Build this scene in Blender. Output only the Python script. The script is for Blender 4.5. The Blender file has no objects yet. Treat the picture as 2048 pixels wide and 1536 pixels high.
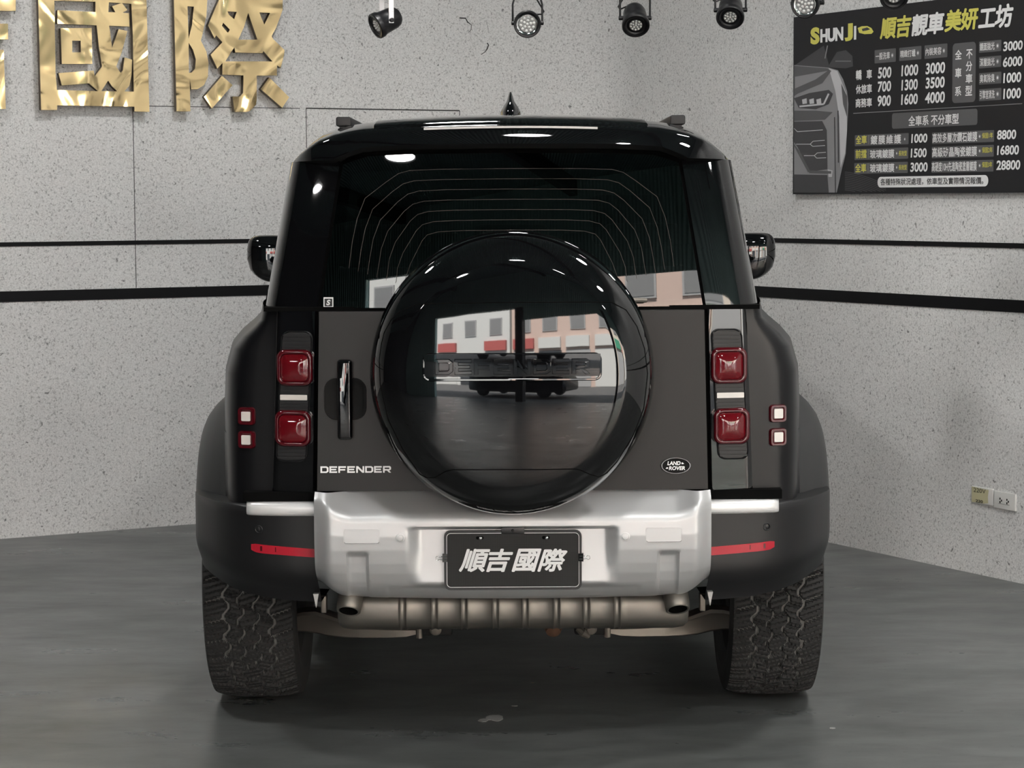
import bpy, bmesh, math, random
from mathutils import Vector, Matrix
random.seed(7)
sc = bpy.context.scene
COL = sc.collection
V = Vector
# ------------------------------------------------------------------ camera
FPX, HOR, CAMH = 4556.0, 398.0, 1.575          # focal length in px of the 2048 wide frame, horizon row, eye height
th = math.atan((768 - HOR) / FPX); roll = math.radians(0.3)
CF = V((0, math.cos(th), -math.sin(th))); CU0 = V((0, math.sin(th), math.cos(th))); CR0 = V((1, 0, 0))
CR = CR0 * math.cos(roll) - CU0 * math.sin(roll); CU = CU0 * math.cos(roll) + CR0 * math.sin(roll)
cam = bpy.data.cameras.new('camera'); cam.sensor_width = 36.0; cam.lens = FPX / 2048 * 36.0
co = bpy.data.objects.new('camera', cam); COL.objects.link(co)
co.matrix_world = Matrix(((CR.x, CU.x, -CF.x, 0), (CR.y, CU.y, -CF.y, 0), (CR.z, CU.z, -CF.z, CAMH), (0, 0, 0, 1)))
sc.camera = co
# ------------------------------------------------------------------ hall frame: back corner, the two wall directions
KX, KY = 0.458, 12.137
aR, aL = math.radians(-61.2), math.radians(180 + 28.6)
DR = V((math.cos(aR), math.sin(aR), 0)); DL = V((math.cos(aL), math.sin(aL), 0))   # along right wall, along left wall
K = V((KX, KY, 0))
def hall(a, b, z=0.0): return K + DR * a + DL * b + V((0, 0, z))
HA, HB, HZ = 14.5, 15.0, 4.9
# ------------------------------------------------------------------ world, sun, exposure
w = bpy.data.worlds.new('world'); sc.world = w; w.use_nodes = True
bg = w.node_tree.nodes['Background']; bg.inputs[0].default_value = (0.80, 0.90, 1.0, 1); bg.inputs[1].default_value = 4.8
sun = bpy.data.lights.new('sun', 'SUN'); sun.energy = 40.0; sun.angle = math.radians(0.6); sun.color = (1, 0.95, 0.88)
so = bpy.data.objects.new('sun', sun); COL.objects.link(so); so.location = (0, 0, 12)
sdir = DR * 0.60 + DL * 0.14 + V((0, 0, -0.78))
so.rotation_euler = sdir.to_track_quat('-Z', 'Y').to_euler()
sc.view_settings.view_transform = 'Standard'; sc.view_settings.look = 'None'
sc.view_settings.exposure = 0.7; sc.view_settings.gamma = 1.0
sc.view_settings.use_curve_mapping = False
# daylight portal in the open shop front
pl = bpy.data.lights.new('doorway_portal', 'AREA'); pl.shape = 'RECTANGLE'; pl.size = 13.6; pl.size_y = 3.6
po = bpy.data.objects.new('doorway_portal', pl); COL.objects.link(po); po.location = hall(HA + 0.05, 7.5, 1.8)
po.rotation_euler = (-DR).to_track_quat('-Z', 'Y').to_euler(); pl.cycles.is_portal = True

# ------------------------------------------------------------------ materials
def mat(name, col, rough=0.5, metal=0.0, spec=0.5, coat=0.0, coat_r=0.05, trans=0.0, emit=None, es=0.0, ior=1.5):
    m = bpy.data.materials.new(name); m.use_nodes = True
    b = m.node_tree.nodes['Principled BSDF']; I = b.inputs
    I['Base Color'].default_value = (*col, 1); I['Roughness'].default_value = rough; I['Metallic'].default_value = metal
    I['Specular IOR Level'].default_value = spec; I['Coat Weight'].default_value = coat; I['Coat Roughness'].default_value = coat_r
    I['Transmission Weight'].default_value = trans; I['IOR'].default_value = ior
    if emit: I['Emission Color'].default_value = (*emit, 1); I['Emission Strength'].default_value = es
    return m
def nd(m, t, **kw):
    n = m.node_tree.nodes.new(t)
    for k, v in kw.items(): setattr(n, k, v)
    return n
def lk(m, a, b): m.node_tree.links.new(a, b)
def coords(m, kind='Object', scale=(1, 1, 1)):
    t = nd(m, 'ShaderNodeTexCoord'); mp = nd(m, 'ShaderNodeMapping'); mp.inputs['Scale'].default_value = scale
    lk(m, t.outputs[kind], mp.inputs[0]); return mp.outputs[0]
def noise(m, vec, scale, detail=2, rough=0.5, dist=0.0):
    n = nd(m, 'ShaderNodeTexNoise'); n.inputs['Scale'].default_value = scale; n.inputs['Detail'].default_value = detail
    n.inputs['Roughness'].default_value = rough; n.inputs['Distortion'].default_value = dist
    lk(m, vec, n.inputs['Vector']); return n.outputs[0]
def ramp(m, fac, stops):
    r = nd(m, 'ShaderNodeValToRGB'); e = r.color_ramp.elements
    while len(e) < len(stops): e.new(0.5)
    for i, (p, c) in enumerate(stops): e[i].position = p; e[i].color = (*c, 1) if len(c) == 3 else c
    lk(m, fac, r.inputs[0]); return r.outputs[0]
def mixc(m, fac, a, b, mode='MIX'):
    n = nd(m, 'ShaderNodeMix', data_type='RGBA', blend_type=mode)
    for s, x in ((n.inputs[0], fac), (n.inputs[6], a), (n.inputs[7], b)):
        if hasattr(x, 'links'): lk(m, x, s)
        elif isinstance(x, (int, float)): s.default_value = x
        else: s.default_value = (*x, 1)
    return n.outputs[2]
def bsdf(m): return m.node_tree.nodes['Principled BSDF'].inputs
def bump(m, h, strength, dist=0.01):
    b = nd(m, 'ShaderNodeBump'); b.inputs['Strength'].default_value = strength; b.inputs['Distance'].default_value = dist
    lk(m, h, b.inputs['Height']); lk(m, b.outputs[0], bsdf(m)['Normal'])
G = lambda v: (v, v, v)
def m_wall():
    m = mat('speckled_wall_paint', (0.55, 0.55, 0.54), 0.75, spec=0.25); c = coords(m)
    big = ramp(m, noise(m, c, 0.9, 3), [(0.3, (0.68, 0.68, 0.675)), (0.7, (0.76, 0.76, 0.75))])
    n1 = ramp(m, noise(m, c, 95, 2, 0.55, 0.6), [(0.31, G(0.45)), (0.46, G(1.0))])
    n2 = ramp(m, noise(m, c, 48, 1, 0.5, 0.4), [(0.22, G(0.30)), (0.29, G(1.0))])
    n3 = ramp(m, noise(m, c, 150, 1), [(0.35, G(0.82)), (0.65, G(1.06))])
    x = mixc(m, 0.75, big, n1, 'MULTIPLY'); x = mixc(m, 0.9, x, n2, 'MULTIPLY'); x = mixc(m, 0.8, x, n3, 'MULTIPLY')
    lk(m, x, bsdf(m)['Base Color']); bump(m, n1, 0.15, 0.002); return m
def m_floor():
    m = mat('grey_floor_coating', (0.09, 0.092, 0.09), 0.3, spec=0.45); c = coords(m)
    c2 = coords(m, 'Object', (0.8, 1.7, 1))
    a = ramp(m, noise(m, c, 0.7, 5, 0.6), [(0.3, (0.082, 0.088, 0.086)), (0.72, (0.142, 0.149, 0.146))])
    s = ramp(m, noise(m, c2, 3.2, 6, 0.65, 0.8), [(0.35, G(0.72)), (0.62, G(1.12))])
    d = ramp(m, noise(m, c, 38, 2), [(0.27, G(0.6)), (0.36, G(1))])
    x = mixc(m, 0.8, a, s, 'MULTIPLY'); x = mixc(m, 0.5, x, d, 'MULTIPLY')
    lk(m, x, bsdf(m)['Base Color'])
    r = ramp(m, noise(m, c2, 2.1, 5, 0.6), [(0.3, G(0.25)), (0.7, G(0.42))]); lk(m, r, bsdf(m)['Roughness'])
    bump(m, noise(m, c, 6, 3, 0.5), 0.012, 0.01); return m
def m_corr(name, c1, axis, period):
    m = mat(name, c1, 0.55); c = coords(m)
    wv = nd(m, 'ShaderNodeTexWave', wave_type='BANDS', bands_direction=axis); wv.inputs['Scale'].default_value = period
    lk(m, c, wv.inputs['Vector'])
    lk(m, mixc(m, noise(m, c, 1.2, 3), tuple(v * 0.8 for v in c1), tuple(v * 1.25 for v in c1)), bsdf(m)['Base Color'])
    bump(m, wv.outputs[1], 0.8, 0.03); return m
def m_brass():
    m = mat('polished_brass', (0.90, 0.69, 0.37), 0.13, 1.0); c = coords(m)
    n = noise(m, c, 4.0, 1, 0.4, 0.8); bump(m, n, 0.6, 0.05)
    return m
M = dict(
    wall=m_wall(), floor=m_floor(), brass=m_brass(),
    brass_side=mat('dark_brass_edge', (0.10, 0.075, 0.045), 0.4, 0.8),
    stripe=mat('black_strip', (0.006, 0.006, 0.007), 0.55, spec=0.2), seam=mat('dark_seam', (0.05, 0.05, 0.05), 0.8),
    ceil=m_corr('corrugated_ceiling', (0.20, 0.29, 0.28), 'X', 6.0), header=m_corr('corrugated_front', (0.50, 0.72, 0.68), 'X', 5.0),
    side=mat('plain_side_wall', (0.05, 0.052, 0.055), 0.8), post=mat('dark_post', (0.02, 0.02, 0.022), 0.6),
    satin=mat('satin_black_paint', (0.004, 0.004, 0.005), 0.33, spec=0.34),
    gate=mat('satin_grey_film', (0.008, 0.0077, 0.0073), 0.40, spec=0.36),
    gloss=mat('gloss_black', (0.003, 0.003, 0.0035), 0.025, spec=0.5, coat=0.3, coat_r=0.01),
    plastic=mat('black_plastic', (0.006, 0.006, 0.007), 0.45), flare=mat('grey_plastic', (0.016, 0.0165, 0.017), 0.45),
    gap=mat('gap_black', (0.002, 0.002, 0.002), 0.9, spec=0.1),
    silver=mat('satin_silver_paint', (0.56, 0.565, 0.57), 0.42, 0.5), silver2=mat('bright_silver', (0.80, 0.80, 0.80), 0.35, 0.3),
    red=mat('red_lens', (0.13, 0.003, 0.007), 0.06, coat=0.6), redrim=mat('red_rim', (0.075, 0.002, 0.006), 0.1, coat=0.5),
    redbright=mat('red_reflector', (0.42, 0.014, 0.03), 0.2), white_lens=mat('white_lens', (0.72, 0.68, 0.64), 0.2),
    rubber=mat('tyre_rubber', (0.027, 0.027, 0.027), 0.7, spec=0.3), dust=mat('dusty_rubber', (0.16, 0.157, 0.15), 0.9, spec=0.2),
    rim=mat('dark_rim', (0.03, 0.03, 0.03), 0.4, 0.5), under=mat('underbody', (0.008, 0.008, 0.008), 0.8),
    steel=mat('bare_steel', (0.215, 0.20, 0.178), 0.45, 0.85), alu=mat('cast_aluminium', (0.21, 0.19, 0.165), 0.5, 0.7),
    chrome=mat('chrome', (0.80, 0.80, 0.80), 0.12, 1.0), copper=mat('rusty_pipe', (0.20, 0.11, 0.07), 0.6, 0.6),
    white=mat('white_print', (0.80, 0.80, 0.80), 0.5), yellow=mat('yellow_print', (0.66, 0.62, 0.12), 0.5),
    board=mat('board_print', (0.013, 0.0135, 0.016), 0.4, spec=0.3), bgrey=mat('grey_print', (0.095, 0.095, 0.10), 0.4), ink=mat('ink', (0.02, 0.02, 0.02), 0.5),
    pg1=mat('print_mid_grey', (0.25, 0.25, 0.26), 0.4), pg2=mat('print_light_grey', (0.52, 0.52, 0.54), 0.4), pg3=mat('print_dark_grey', (0.05, 0.05, 0.055), 0.4),
    board_line=mat('print_faint_line', (0.055, 0.055, 0.06), 0.4),
    lampblack=mat('black_lamp_housing', (0.008, 0.008, 0.009), 0.35), lens=mat('led_lens', (0.36, 0.36, 0.35), 0.3, 0.3), lens2=mat('led_bead', (0.66, 0.66, 0.64), 0.15),
    lampgrey=mat('grey_reflector', (0.36, 0.36, 0.35), 0.3, 0.4),
    glow=mat('lamp_glow', (1, 1, 1), 0.5, emit=(1, 0.985, 0.96), es=78.0),
    socket=mat('white_socket', (0.62, 0.62, 0.60), 0.4), tape=mat('yellowed_tape', (0.55, 0.52, 0.33), 0.5),
    seat=mat('black_leather', (0.012, 0.012, 0.012), 0.5), leaf=mat('dry_leaf', (0.50, 0.40, 0.30), 0.8), splash=mat('white_paint_mark', (0.34, 0.34, 0.33), 0.7),
    wire=mat('heating_wire', (0.075, 0.062, 0.056), 0.6),
    asphalt=mat('asphalt', (0.10, 0.10, 0.10), 0.9), face1=mat('cream_render', (0.62, 0.54, 0.46), 0.9), face2=mat('pale_tile', (0.60, 0.60, 0.58), 0.8),
    face3=mat('pinkish_render', (0.58, 0.44, 0.38), 0.9), shut=mat('grey_shutter', (0.36, 0.36, 0.36), 0.6), dwin=mat('dark_window', (0.05, 0.055, 0.06), 0.1), bar=mat('pane_grey', (0.22, 0.22, 0.22), 0.4),
    signred=mat('red_sign', (0.42, 0.10, 0.09), 0.6), scoop=mat('handle_scoop', (0.002, 0.002, 0.002), 0.5, spec=0.15), signgreen=mat('green_sign', (0.06, 0.30, 0.18), 0.5), signyel=mat('yellow_sign', (0.7, 0.6, 0.1), 0.5),
)
def m_glass():
    m = bpy.data.materials.new('privacy_glass'); m.use_nodes = True; nt = m.node_tree; nt.nodes.clear()
    o = nd(m, 'ShaderNodeOutputMaterial'); t = nd(m, 'ShaderNodeBsdfTransparent'); t.inputs[0].default_value = (0.045, 0.06, 0.057, 1)
    g = nd(m, 'ShaderNodeBsdfGlossy'); g.inputs['Roughness'].default_value = 0.01; g.inputs[0].default_value = (1, 1, 1, 1)
    f = nd(m, 'ShaderNodeFresnel'); f.inputs[0].default_value = 1.55; x = nd(m, 'ShaderNodeMixShader')
    lk(m, f.outputs[0], x.inputs[0]); lk(m, t.outputs[0], x.inputs[1]); lk(m, g.outputs[0], x.inputs[2]); lk(m, x.outputs[0], o.inputs[0]); return m
M['glass'] = m_glass()
def m_plate():
    m = mat('plate_mesh_print', (0.03, 0.03, 0.032), 0.35, spec=0.2); c = coords(m)
    ck = nd(m, 'ShaderNodeTexVoronoi'); ck.inputs['Scale'].default_value = 210; ck.inputs['Randomness'].default_value = 0.0; lk(m, c, ck.inputs['Vector'])
    lk(m, ramp(m, ck.outputs[0], [(0.30, G(0.004)), (0.55, G(0.020))]), bsdf(m)['Base Color']); return m
M['plate'] = m_plate()

# ------------------------------------------------------------------ geometry helpers
def sst(a, b, x):
    t = min(1, max(0, (x - a) / (b - a))); return t * t * (3 - 2 * t)
def lerp(a, b, t): return a + (b - a) * t
def interp(tab, x):
    if x <= tab[0][0]: return tab[0][1]
    for (x0, y0), (x1, y1) in zip(tab, tab[1:]):
        if x <= x1: return lerp(y0, y1, (x - x0) / (x1 - x0))
    return tab[-1][1]
class MB:
    def __init__(s): s.v = []; s.f = []; s.m = []
    def add(s, vs, fs, mi=0):
        n = len(s.v); s.v += [tuple(p) for p in vs]
        for f in fs: s.f.append(tuple(i + n for i in f)); s.m.append(mi)
    def box(s, c, h, mi=0, R=None):
        c = V(c); vs = []
        for x in (-1, 1):
            for y in (-1, 1):
                for z in (-1, 1):
                    d = V((x * h[0], y * h[1], z * h[2])); vs.append(c + (R @ d if R else d))
        s.add(vs, [(0, 1, 3, 2), (4, 6, 7, 5), (0, 4, 5, 1), (2, 3, 7, 6), (0, 2, 6, 4), (1, 5, 7, 3)], mi); return s
    def grid(s, rows, mi=0, closed=False, flip=False, mfun=None):
        n = len(s.v); C = len(rows[0])
        for r in rows: s.v += [tuple(p) for p in r]
        for i in range(len(rows) - 1):
            for j in range(C if closed else C - 1):
                k = (j + 1) % C; q = (n + i * C + j, n + i * C + k, n + (i + 1) * C + k, n + (i + 1) * C + j)
                s.f.append(q[::-1] if flip else q); s.m.append(mfun(i, j) if mfun else mi)
        return s
    def cap(s, pts, mi=0):
        s.add(pts, [tuple(range(len(pts)))], mi); return s
    def tube(s, pts, r, mi=0, n=8, closed=False):
        P = [V(p) for p in pts]; rows = []; N = len(P)
        up = None
        for i, p in enumerate(P):
            a = P[(i - 1) % N] if (closed or i > 0) else p; b = P[(i + 1) % N] if (closed or i < N - 1) else p
            t = (b - a).normalized()
            if up is None:
                up = V((0, 0, 1)) if abs(t.z) < 0.9 else V((0, 1, 0))
            x = t.cross(up).normalized(); y = x.cross(t).normalized(); up = y
            rr = r[i] if isinstance(r, (list, tuple)) else r
            rows.append([p + (x * math.cos(2 * math.pi * k / n) + y * math.sin(2 * math.pi * k / n)) * rr for k in range(n)])
        if closed: rows.append(rows[0])
        s.grid(rows, mi, True)
        if not closed: s.cap(rows[0], mi); s.cap(rows[-1][::-1], mi)
        return s
    def lathe(s, prof, c, ax, n=48, mi=0, mfun=None, cap0=False, cap1=False):
        c = V(c); ax = V(ax).normalized(); u = ax.orthogonal().normalized(); w_ = ax.cross(u)
        if abs(ax.z) < 0.9: w_ = V((0, 0, 1)) - ax * ax.z; w_.normalize(); u = w_.cross(ax)
        rows = [[c + ax * h + (u * math.cos(2 * math.pi * k / n) + w_ * math.sin(2 * math.pi * k / n)) * r for k in range(n)] for r, h in prof]
        s.grid(rows, mi, True, mfun=mfun)
        if cap0: s.cap(rows[0][::-1], mi)
        if cap1: s.cap(rows[-1], mi)
        return s
    def prism(s, pts, d, mi=0, mside=None):            # closed loop of 3-D points swept along d
        n = len(s.v); N = len(pts); d = V(d); P = [V(p) for p in pts]
        s.v += [tuple(p) for p in P] + [tuple(p + d) for p in P]
        s.f.append(tuple(range(n, n + N))); s.f.append(tuple(range(n + 2 * N - 1, n + N - 1, -1))); s.m += [mi, mi]
        for i in range(N):
            j = (i + 1) % N; s.f.append((n + i, n + N + i, n + N + j, n + j)); s.m.append(mi if mside is None else mside)
        return s
    def mesh(s, name, mats, ang=35, bevel=0.0):
        me = bpy.data.meshes.new(name); me.from_pydata(s.v, [], s.f)
        for q in mats: me.materials.append(M[q])
        me.polygons.foreach_set('material_index', s.m)
        bm = bmesh.new(); bm.from_mesh(me)
        bmesh.ops.remove_doubles(bm, verts=bm.verts, dist=1e-6)
        if bevel:
            es = [e for e in bm.edges if len(e.link_faces) == 2 and e.calc_face_angle(0) > 0.6]
            bmesh.ops.bevel(bm, geom=es, offset=bevel, segments=3, profile=0.5, affect='EDGES', clamp_overlap=True)
        bmesh.ops.recalc_face_normals(bm, faces=bm.faces)
        bm.to_mesh(me); bm.free()
        if ang: me.shade_smooth(); me.set_sharp_from_angle(angle=math.radians(ang))
        me.update(); return me
    def build(s, name, mats, parent=None, ang=35, bevel=0.0):
        if isinstance(mats, str): mats = [mats]
        o = bpy.data.objects.new(name, s.mesh(name, mats, ang, bevel)); COL.objects.link(o)
        if parent is not None:
            o.parent = parent
            off = root_loc(parent); o.data.transform(Matrix.Translation(-off))
        return o
def root_loc(p):
    q = V((0, 0, 0))
    while p: q += p.location; p = p.parent
    return q
def thing(name, loc, label, cat, group=None):
    o = bpy.data.objects.new(name, None); o.empty_display_size = 0.1; COL.objects.link(o); o.location = loc
    return tag(o, label, cat, group)
def tag(o, label, cat, group=None):
    o['label'] = label; o['category'] = cat
    if group: o['group'] = group
    return o
def recentre(o):                                        # put a top-level mesh's origin on the middle of its own box
    vs = [v.co for v in o.data.vertices]
    c = V([(min(v[i] for v in vs) + max(v[i] for v in vs)) / 2 for i in range(3)])
    o.data.transform(Matrix.Translation(-c)); o.location = o.location + c; return o
def struct(o): o['kind'] = 'structure'; return o
def dup(o, parent=None):
    c = o.copy(); COL.objects.link(c); c.parent = parent
    for ch in list(o.children): dup(ch, c)
    return c
def curve_geo(splines=None, text=None, extrude=0.0, bold=0.0, shear=0.0, space=1.0, res=4):
    """filled outlines (even-odd) or text -> (verts, faces) in the xy plane"""
    if text is None:
        cu = bpy.data.curves.new('outline', 'CURVE'); cu.dimensions = '2D'; cu.fill_mode = 'BOTH'
        for pts in splines:
            sp = cu.splines.new('POLY'); sp.points.add(len(pts) - 1); sp.use_cyclic_u = True
            for q, p in zip(sp.points, pts): q.co = (p[0], p[1], 0, 1)
    else:
        cu = bpy.data.curves.new('outline', 'FONT'); cu.body = text; cu.shear = shear; cu.space_character = space; cu.offset = bold; cu.resolution_u = res
    cu.extrude = extrude
    o = bpy.data.objects.new('outline', cu); COL.objects.link(o)
    dg = bpy.context.evaluated_depsgraph_get(); e = o.evaluated_get(dg); me = e.to_mesh()
    vs = [tuple(v.co) for v in me.vertices]; fs = [tuple(p.vertices) for p in me.polygons]
    e.to_mesh_clear(); bpy.data.objects.remove(o); bpy.data.curves.remove(cu); return vs, fs
DIL = [(math.cos(math.pi * k / 4), math.sin(math.pi * k / 4)) for k in range(8)]
def fit_text(mb, text, x0, x1, y0, y1, place, mi=0, bold=0.015, shear=0.0, space=1.0, deep=0.0):
    """text filling the box x0..x1, y0..y1 of a surface; place(x, y, depth) -> point"""
    dil = bold if any(ord(ch) > 0x2e80 for ch in text) else 0.0
    if dil: bold = 0.0
    vs, fs = curve_geo(text=text, bold=bold, shear=shear, space=space, extrude=0.01 if deep else 0)
    if dil:                                             # thicken the strokes by laying shifted copies over each other
        vs, fs = [(v[0] + dx * dil, v[1] + dy * dil, 3e-5 * k) for k, (dx, dy) in enumerate(DIL) for v in vs], [tuple(i + k * len(vs) for i in f) for k in range(len(DIL)) for f in fs]
    ax = [v[0] for v in vs]; ay = [v[1] for v in vs]; a0, a1, b0, b1 = min(ax), max(ax), min(ay), max(ay)
    if text == '一': b0, b1 = b0 - 0.4, b1 + 0.4
    mb.add([place(lerp(x0, x1, (v[0] - a0) / (a1 - a0)), lerp(y0, y1, (v[1] - b0) / (b1 - b0)), v[2] if dil else 0.0) for v in vs], fs, mi)
def rrect(x0, x1, y0, y1, r, n=5):
    pts = []
    for cx, cy, a in ((x1 - r, y1 - r, 0), (x0 + r, y1 - r, 90), (x0 + r, y0 + r, 180), (x1 - r, y0 + r, 270)):
        for k in range(n + 1):
            t = math.radians(a + 90 * k / n); pts.append((cx + r * math.cos(t), cy + r * math.sin(t)))
    return pts
def sight(px, py):
    return CF + CR * ((px - 1024) / FPX) + CU * ((768 - py) / FPX)
EYE = V((0, 0, CAMH))
def on_wall(px, py, d, off=0.0):                        # measured point of the photo on a wall -> (distance from corner, height)
    n = V((-d.y, d.x, 0)); n = n if n.dot(EYE - K) > 0 else -n
    r = sight(px, py); t = n.dot(K + n * off - EYE) / n.dot(r); p = EYE + r * t
    return (p - K).dot(d), p.z
def on_floor(px, py):
    r = sight(px, py); t = -CAMH / r.z; return EYE + r * t
def ms(dx, y, Y):                                       # half-width in px and row at distance Y -> (half-width in m, height in m)
    d = CF + CR0 * (dx / FPX) + CU0 * ((768 - y) / FPX); t = Y / d.y; return d.x * t, d.z * t + CAMH
NL = V((-DL.y, DL.x, 0)); NL = NL if NL.dot(EYE - K) > 0 else -NL
NR = V((-DR.y, DR.x, 0)); NR = NR if NR.dot(EYE - K) > 0 else -NR
def WL(u, z, off=0.0): return K + DL * u + NL * off + V((0, 0, z))
def WR(u, z, off=0.0): return K + DR * u + NR * off + V((0, 0, z))
# ================================================================== the setting
RF = 0.35
arc = [K + (DR + DL) * RF - (DR * math.cos(t) + DL * math.sin(t)) * RF for t in [math.radians(90 * k / 10) for k in range(11)]]  # from the left wall side to the right wall side
# arc[0] lies at DL*RF, arc[-1] at DR*RF
arc = [K + (DR + DL) * RF - DR * (RF * math.cos(math.radians(9 * k))) - DL * (RF * math.sin(math.radians(9 * k))) for k in range(11)]
inner = [hall(0, HB)] + arc
outer = [hall(-0.15, -0.15), hall(-0.15, HB)]
mb = MB(); mb.prism([p for p in inner + [hall(RF, -0.15)] + outer], (0, 0, HZ)); struct(mb.build('wall_left', 'wall', ang=30))
mb = MB(); mb.prism([hall(RF, 0), hall(HA, 0), hall(HA, -0.15), hall(RF, -0.15)], (0, 0, HZ)); struct(mb.build('wall_right', 'wall'))
mb = MB(); mb.prism([hall(-0.15, HB), hall(HA, HB), hall(HA, HB + 0.15), hall(-0.15, HB + 0.15)], (0, 0, HZ)); struct(mb.build('wall_far', 'side'))
mb = MB(); mb.prism([hall(-0.15, -0.15, -0.12), hall(HA + 0.4, -0.15, -0.12), hall(HA + 0.4, HB + 0.15, -0.12), hall(-0.15, HB + 0.15, -0.12)], (0, 0, 0.12)); struct(mb.build('floor', 'floor'))
mb = MB(); mb.prism([hall(-0.15, -0.15, HZ), hall(HA + 0.3, -0.15, HZ), hall(HA + 0.3, HB + 0.15, HZ), hall(-0.15, HB + 0.15, HZ)], (0, 0, 0.12)); struct(mb.build('ceiling', 'ceil'))
mb = MB(); mb.prism([hall(HA, -0.15, 3.5), hall(HA + 0.15, -0.15, 3.5), hall(HA + 0.15, HB + 0.15, 3.5), hall(HA, HB + 0.15, 3.5)], (0, 0, HZ - 3.5))
mb.prism([hall(HA, 12.4, 0), hall(HA + 0.15, 12.4, 0), hall(HA + 0.15, HB + 0.15, 0), hall(HA, HB + 0.15, 0)], (0, 0, 3.5))
struct(mb.build('wall_front', 'header'))
mb = MB(); mb.prism([hall(HA + .02, 0, 2.75), hall(HA + 0.10, 0, 2.75), hall(HA + 0.10, 4.3, 2.75), hall(HA + .02, 4.3, 2.75)], (0, 0, .75)); struct(mb.build('added_shutter_2', 'header'))  # added half-lowered shutter, keeps the reflected street low in the rear window
mb = MB(); mb.prism([hall(HA + .02, 4.6, 3.05), hall(HA + 0.10, 4.6, 3.05), hall(HA + 0.10, 8.0, 3.05), hall(HA + .02, 8.0, 3.05)], (0, 0, .45)); struct(mb.build('added_shutter_3', 'header'))  # second added shutter, unseen, trims the street reflection further along
for i, b in enumerate((4.3, 8.0)):
    mb = MB(); mb.prism([hall(HA - 0.1, b), hall(HA + 0.15, b), hall(HA + 0.15, b + 0.3), hall(HA - 0.1, b + 0.3)], (0, 0, 3.5)); struct(mb.build('column', 'post'))
for i, b in enumerate((2.6, 7.0, 11.2)):
    mb = MB(); mb.prism([hall(0.2, b, HZ - 0.3), hall(HA, b, HZ - 0.3), hall(HA, b + 0.16, HZ - 0.3), hall(0.2, b + 0.16, HZ - 0.3)], (0, 0, 0.299)); struct(mb.build('beam', 'post'))
# black strips let into the two walls, panel joints, the flush door
def strip(name, W, u0, u1, z, h, m='stripe', t=0.004):
    mb = MB(); mb.prism([W(u0, z - h, 0.0), W(u1, z - h, 0.0), W(u1, z + h, 0.0), W(u0, z + h, 0.0)], (W(u0, z, t) - W(u0, z, 0))); return struct(mb.build(name, m))
strip('trim_1', WL, RF, HB, 1.377, 0.0100); strip('trim_2', WL, RF, HB, 1.134, 0.0250)
strip('trim_3', WR, RF, HA, 1.3755, 0.0105); strip('trim_4', WR, RF, HA, 1.1305, 0.0255)
u_s = on_wall(269, 400, DL)[0]; z_s = on_wall(450, 214.5, DL)[1]; u_e = on_wall(600, 216, DL)[0]
strip('trim_5', WL, u_s - 0.0016, u_s + 0.0016, (z_s + 1.16) / 2, (z_s - 1.16) / 2, 'seam', 0.0012)
strip('trim_6', WL, u_e, on_wall(290, 213, DL)[0], z_s, 0.0016, 'seam', 0.0012)
strip('trim_7', WL, u_e - 0.0012, u_e + 0.0012, z_s / 2 + 0.6, z_s / 2 - 0.6, 'wall', 0.002)
d0, zd = on_wall(612, 216.5, DL); d1 = on_wall(919, 218.5, DL)[0]
mb = MB(); n12 = NL * 0.0014
for (a, b, z0, z1) in ((d1, d0, zd - 0.003, zd + 0.003), (d0 - 0.0016, d0 + 0.0016, 0.02, zd), (d1 - 0.0016, d1 + 0.0016, 0.02, zd)):
    mb.prism([WL(a, z0), WL(b, z0), WL(b, z1), WL(a, z1)], n12)
struct(mb.build('door_1', 'seam'))
# old cracks in the wall render
wl_obj = bpy.data.objects['wall_left']
for pts in ([(919, 36), (931, 36.5), (935, 44), (943, 50), (942, 59), (939, 64)], [(974, 86), (977, 90), (974, 98), (970, 104), (962, 109)], [(972, 40), (976, 55), (977, 66)]):
    mb = MB(); P = [WL(*on_wall(x, y, DL), 0.0) for x, y in pts]
    mb.tube(P, [0.0035 if k in (0, 1, 2) else 0.0018 for k in range(len(P))] if len(P) > 4 else 0.0008, n=5); mb.build('crack', 'seam', wl_obj)
# ================================================================== the off-road car (rear towards the camera)
AX = 7.2                                               # rear axle distance
car = thing('car', (0, 8.3, 0), 'black off-road car parked with its tail and round spare wheel cover facing us', 'car')
S2 = (1, -1)
# ---- lower body
ZL = [(1.268, .715), (1.255, .717), (1.235, .722), (1.215, .742), (1.185, .778), (1.150, .808), (1.08, .828), (.98, .833), (.90, .833)]
def corner_path(xc, low=False):
    yc = 6.56 + 0.05 * sst(.70, .83, xc)
    pts = [(.556, 6.435), (.61, 6.442), (.664, 6.454)]
    for t in (.15, .3, .45, .6, .72, .82, .9, .96, 1.0):
        a = t * math.pi / 2
        pts.append((.664 + (xc - .664) * (math.sin(a) * .55 + t * .45), 6.456 + (yc - 6.456) * (.16 * t + .84 * t ** 5)))
    return pts
SIDE = [(6.68, .012), (6.8, .028), (7.0, .047), (7.2, .055), (7.6, .058), (8.2, .060), (9.0, .060), (9.8, .05), (10.2, .03), (10.5, -.04), (10.68, -.16)]
def body_half(z, xc): return corner_path(xc) + [(xc + s, y) for y, s in SIDE] + [(.30, 10.74), (0, 10.75)]
def full(half): return [(x, y) for x, y in half] + [(-x, y) for x, y in half[::-1]]
mb = MB(); rows = [[(x, y, z) for x, y in full(body_half(z, xc))] for z, xc in ZL]
mb.grid(rows)
C = corner_path(.833)
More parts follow.
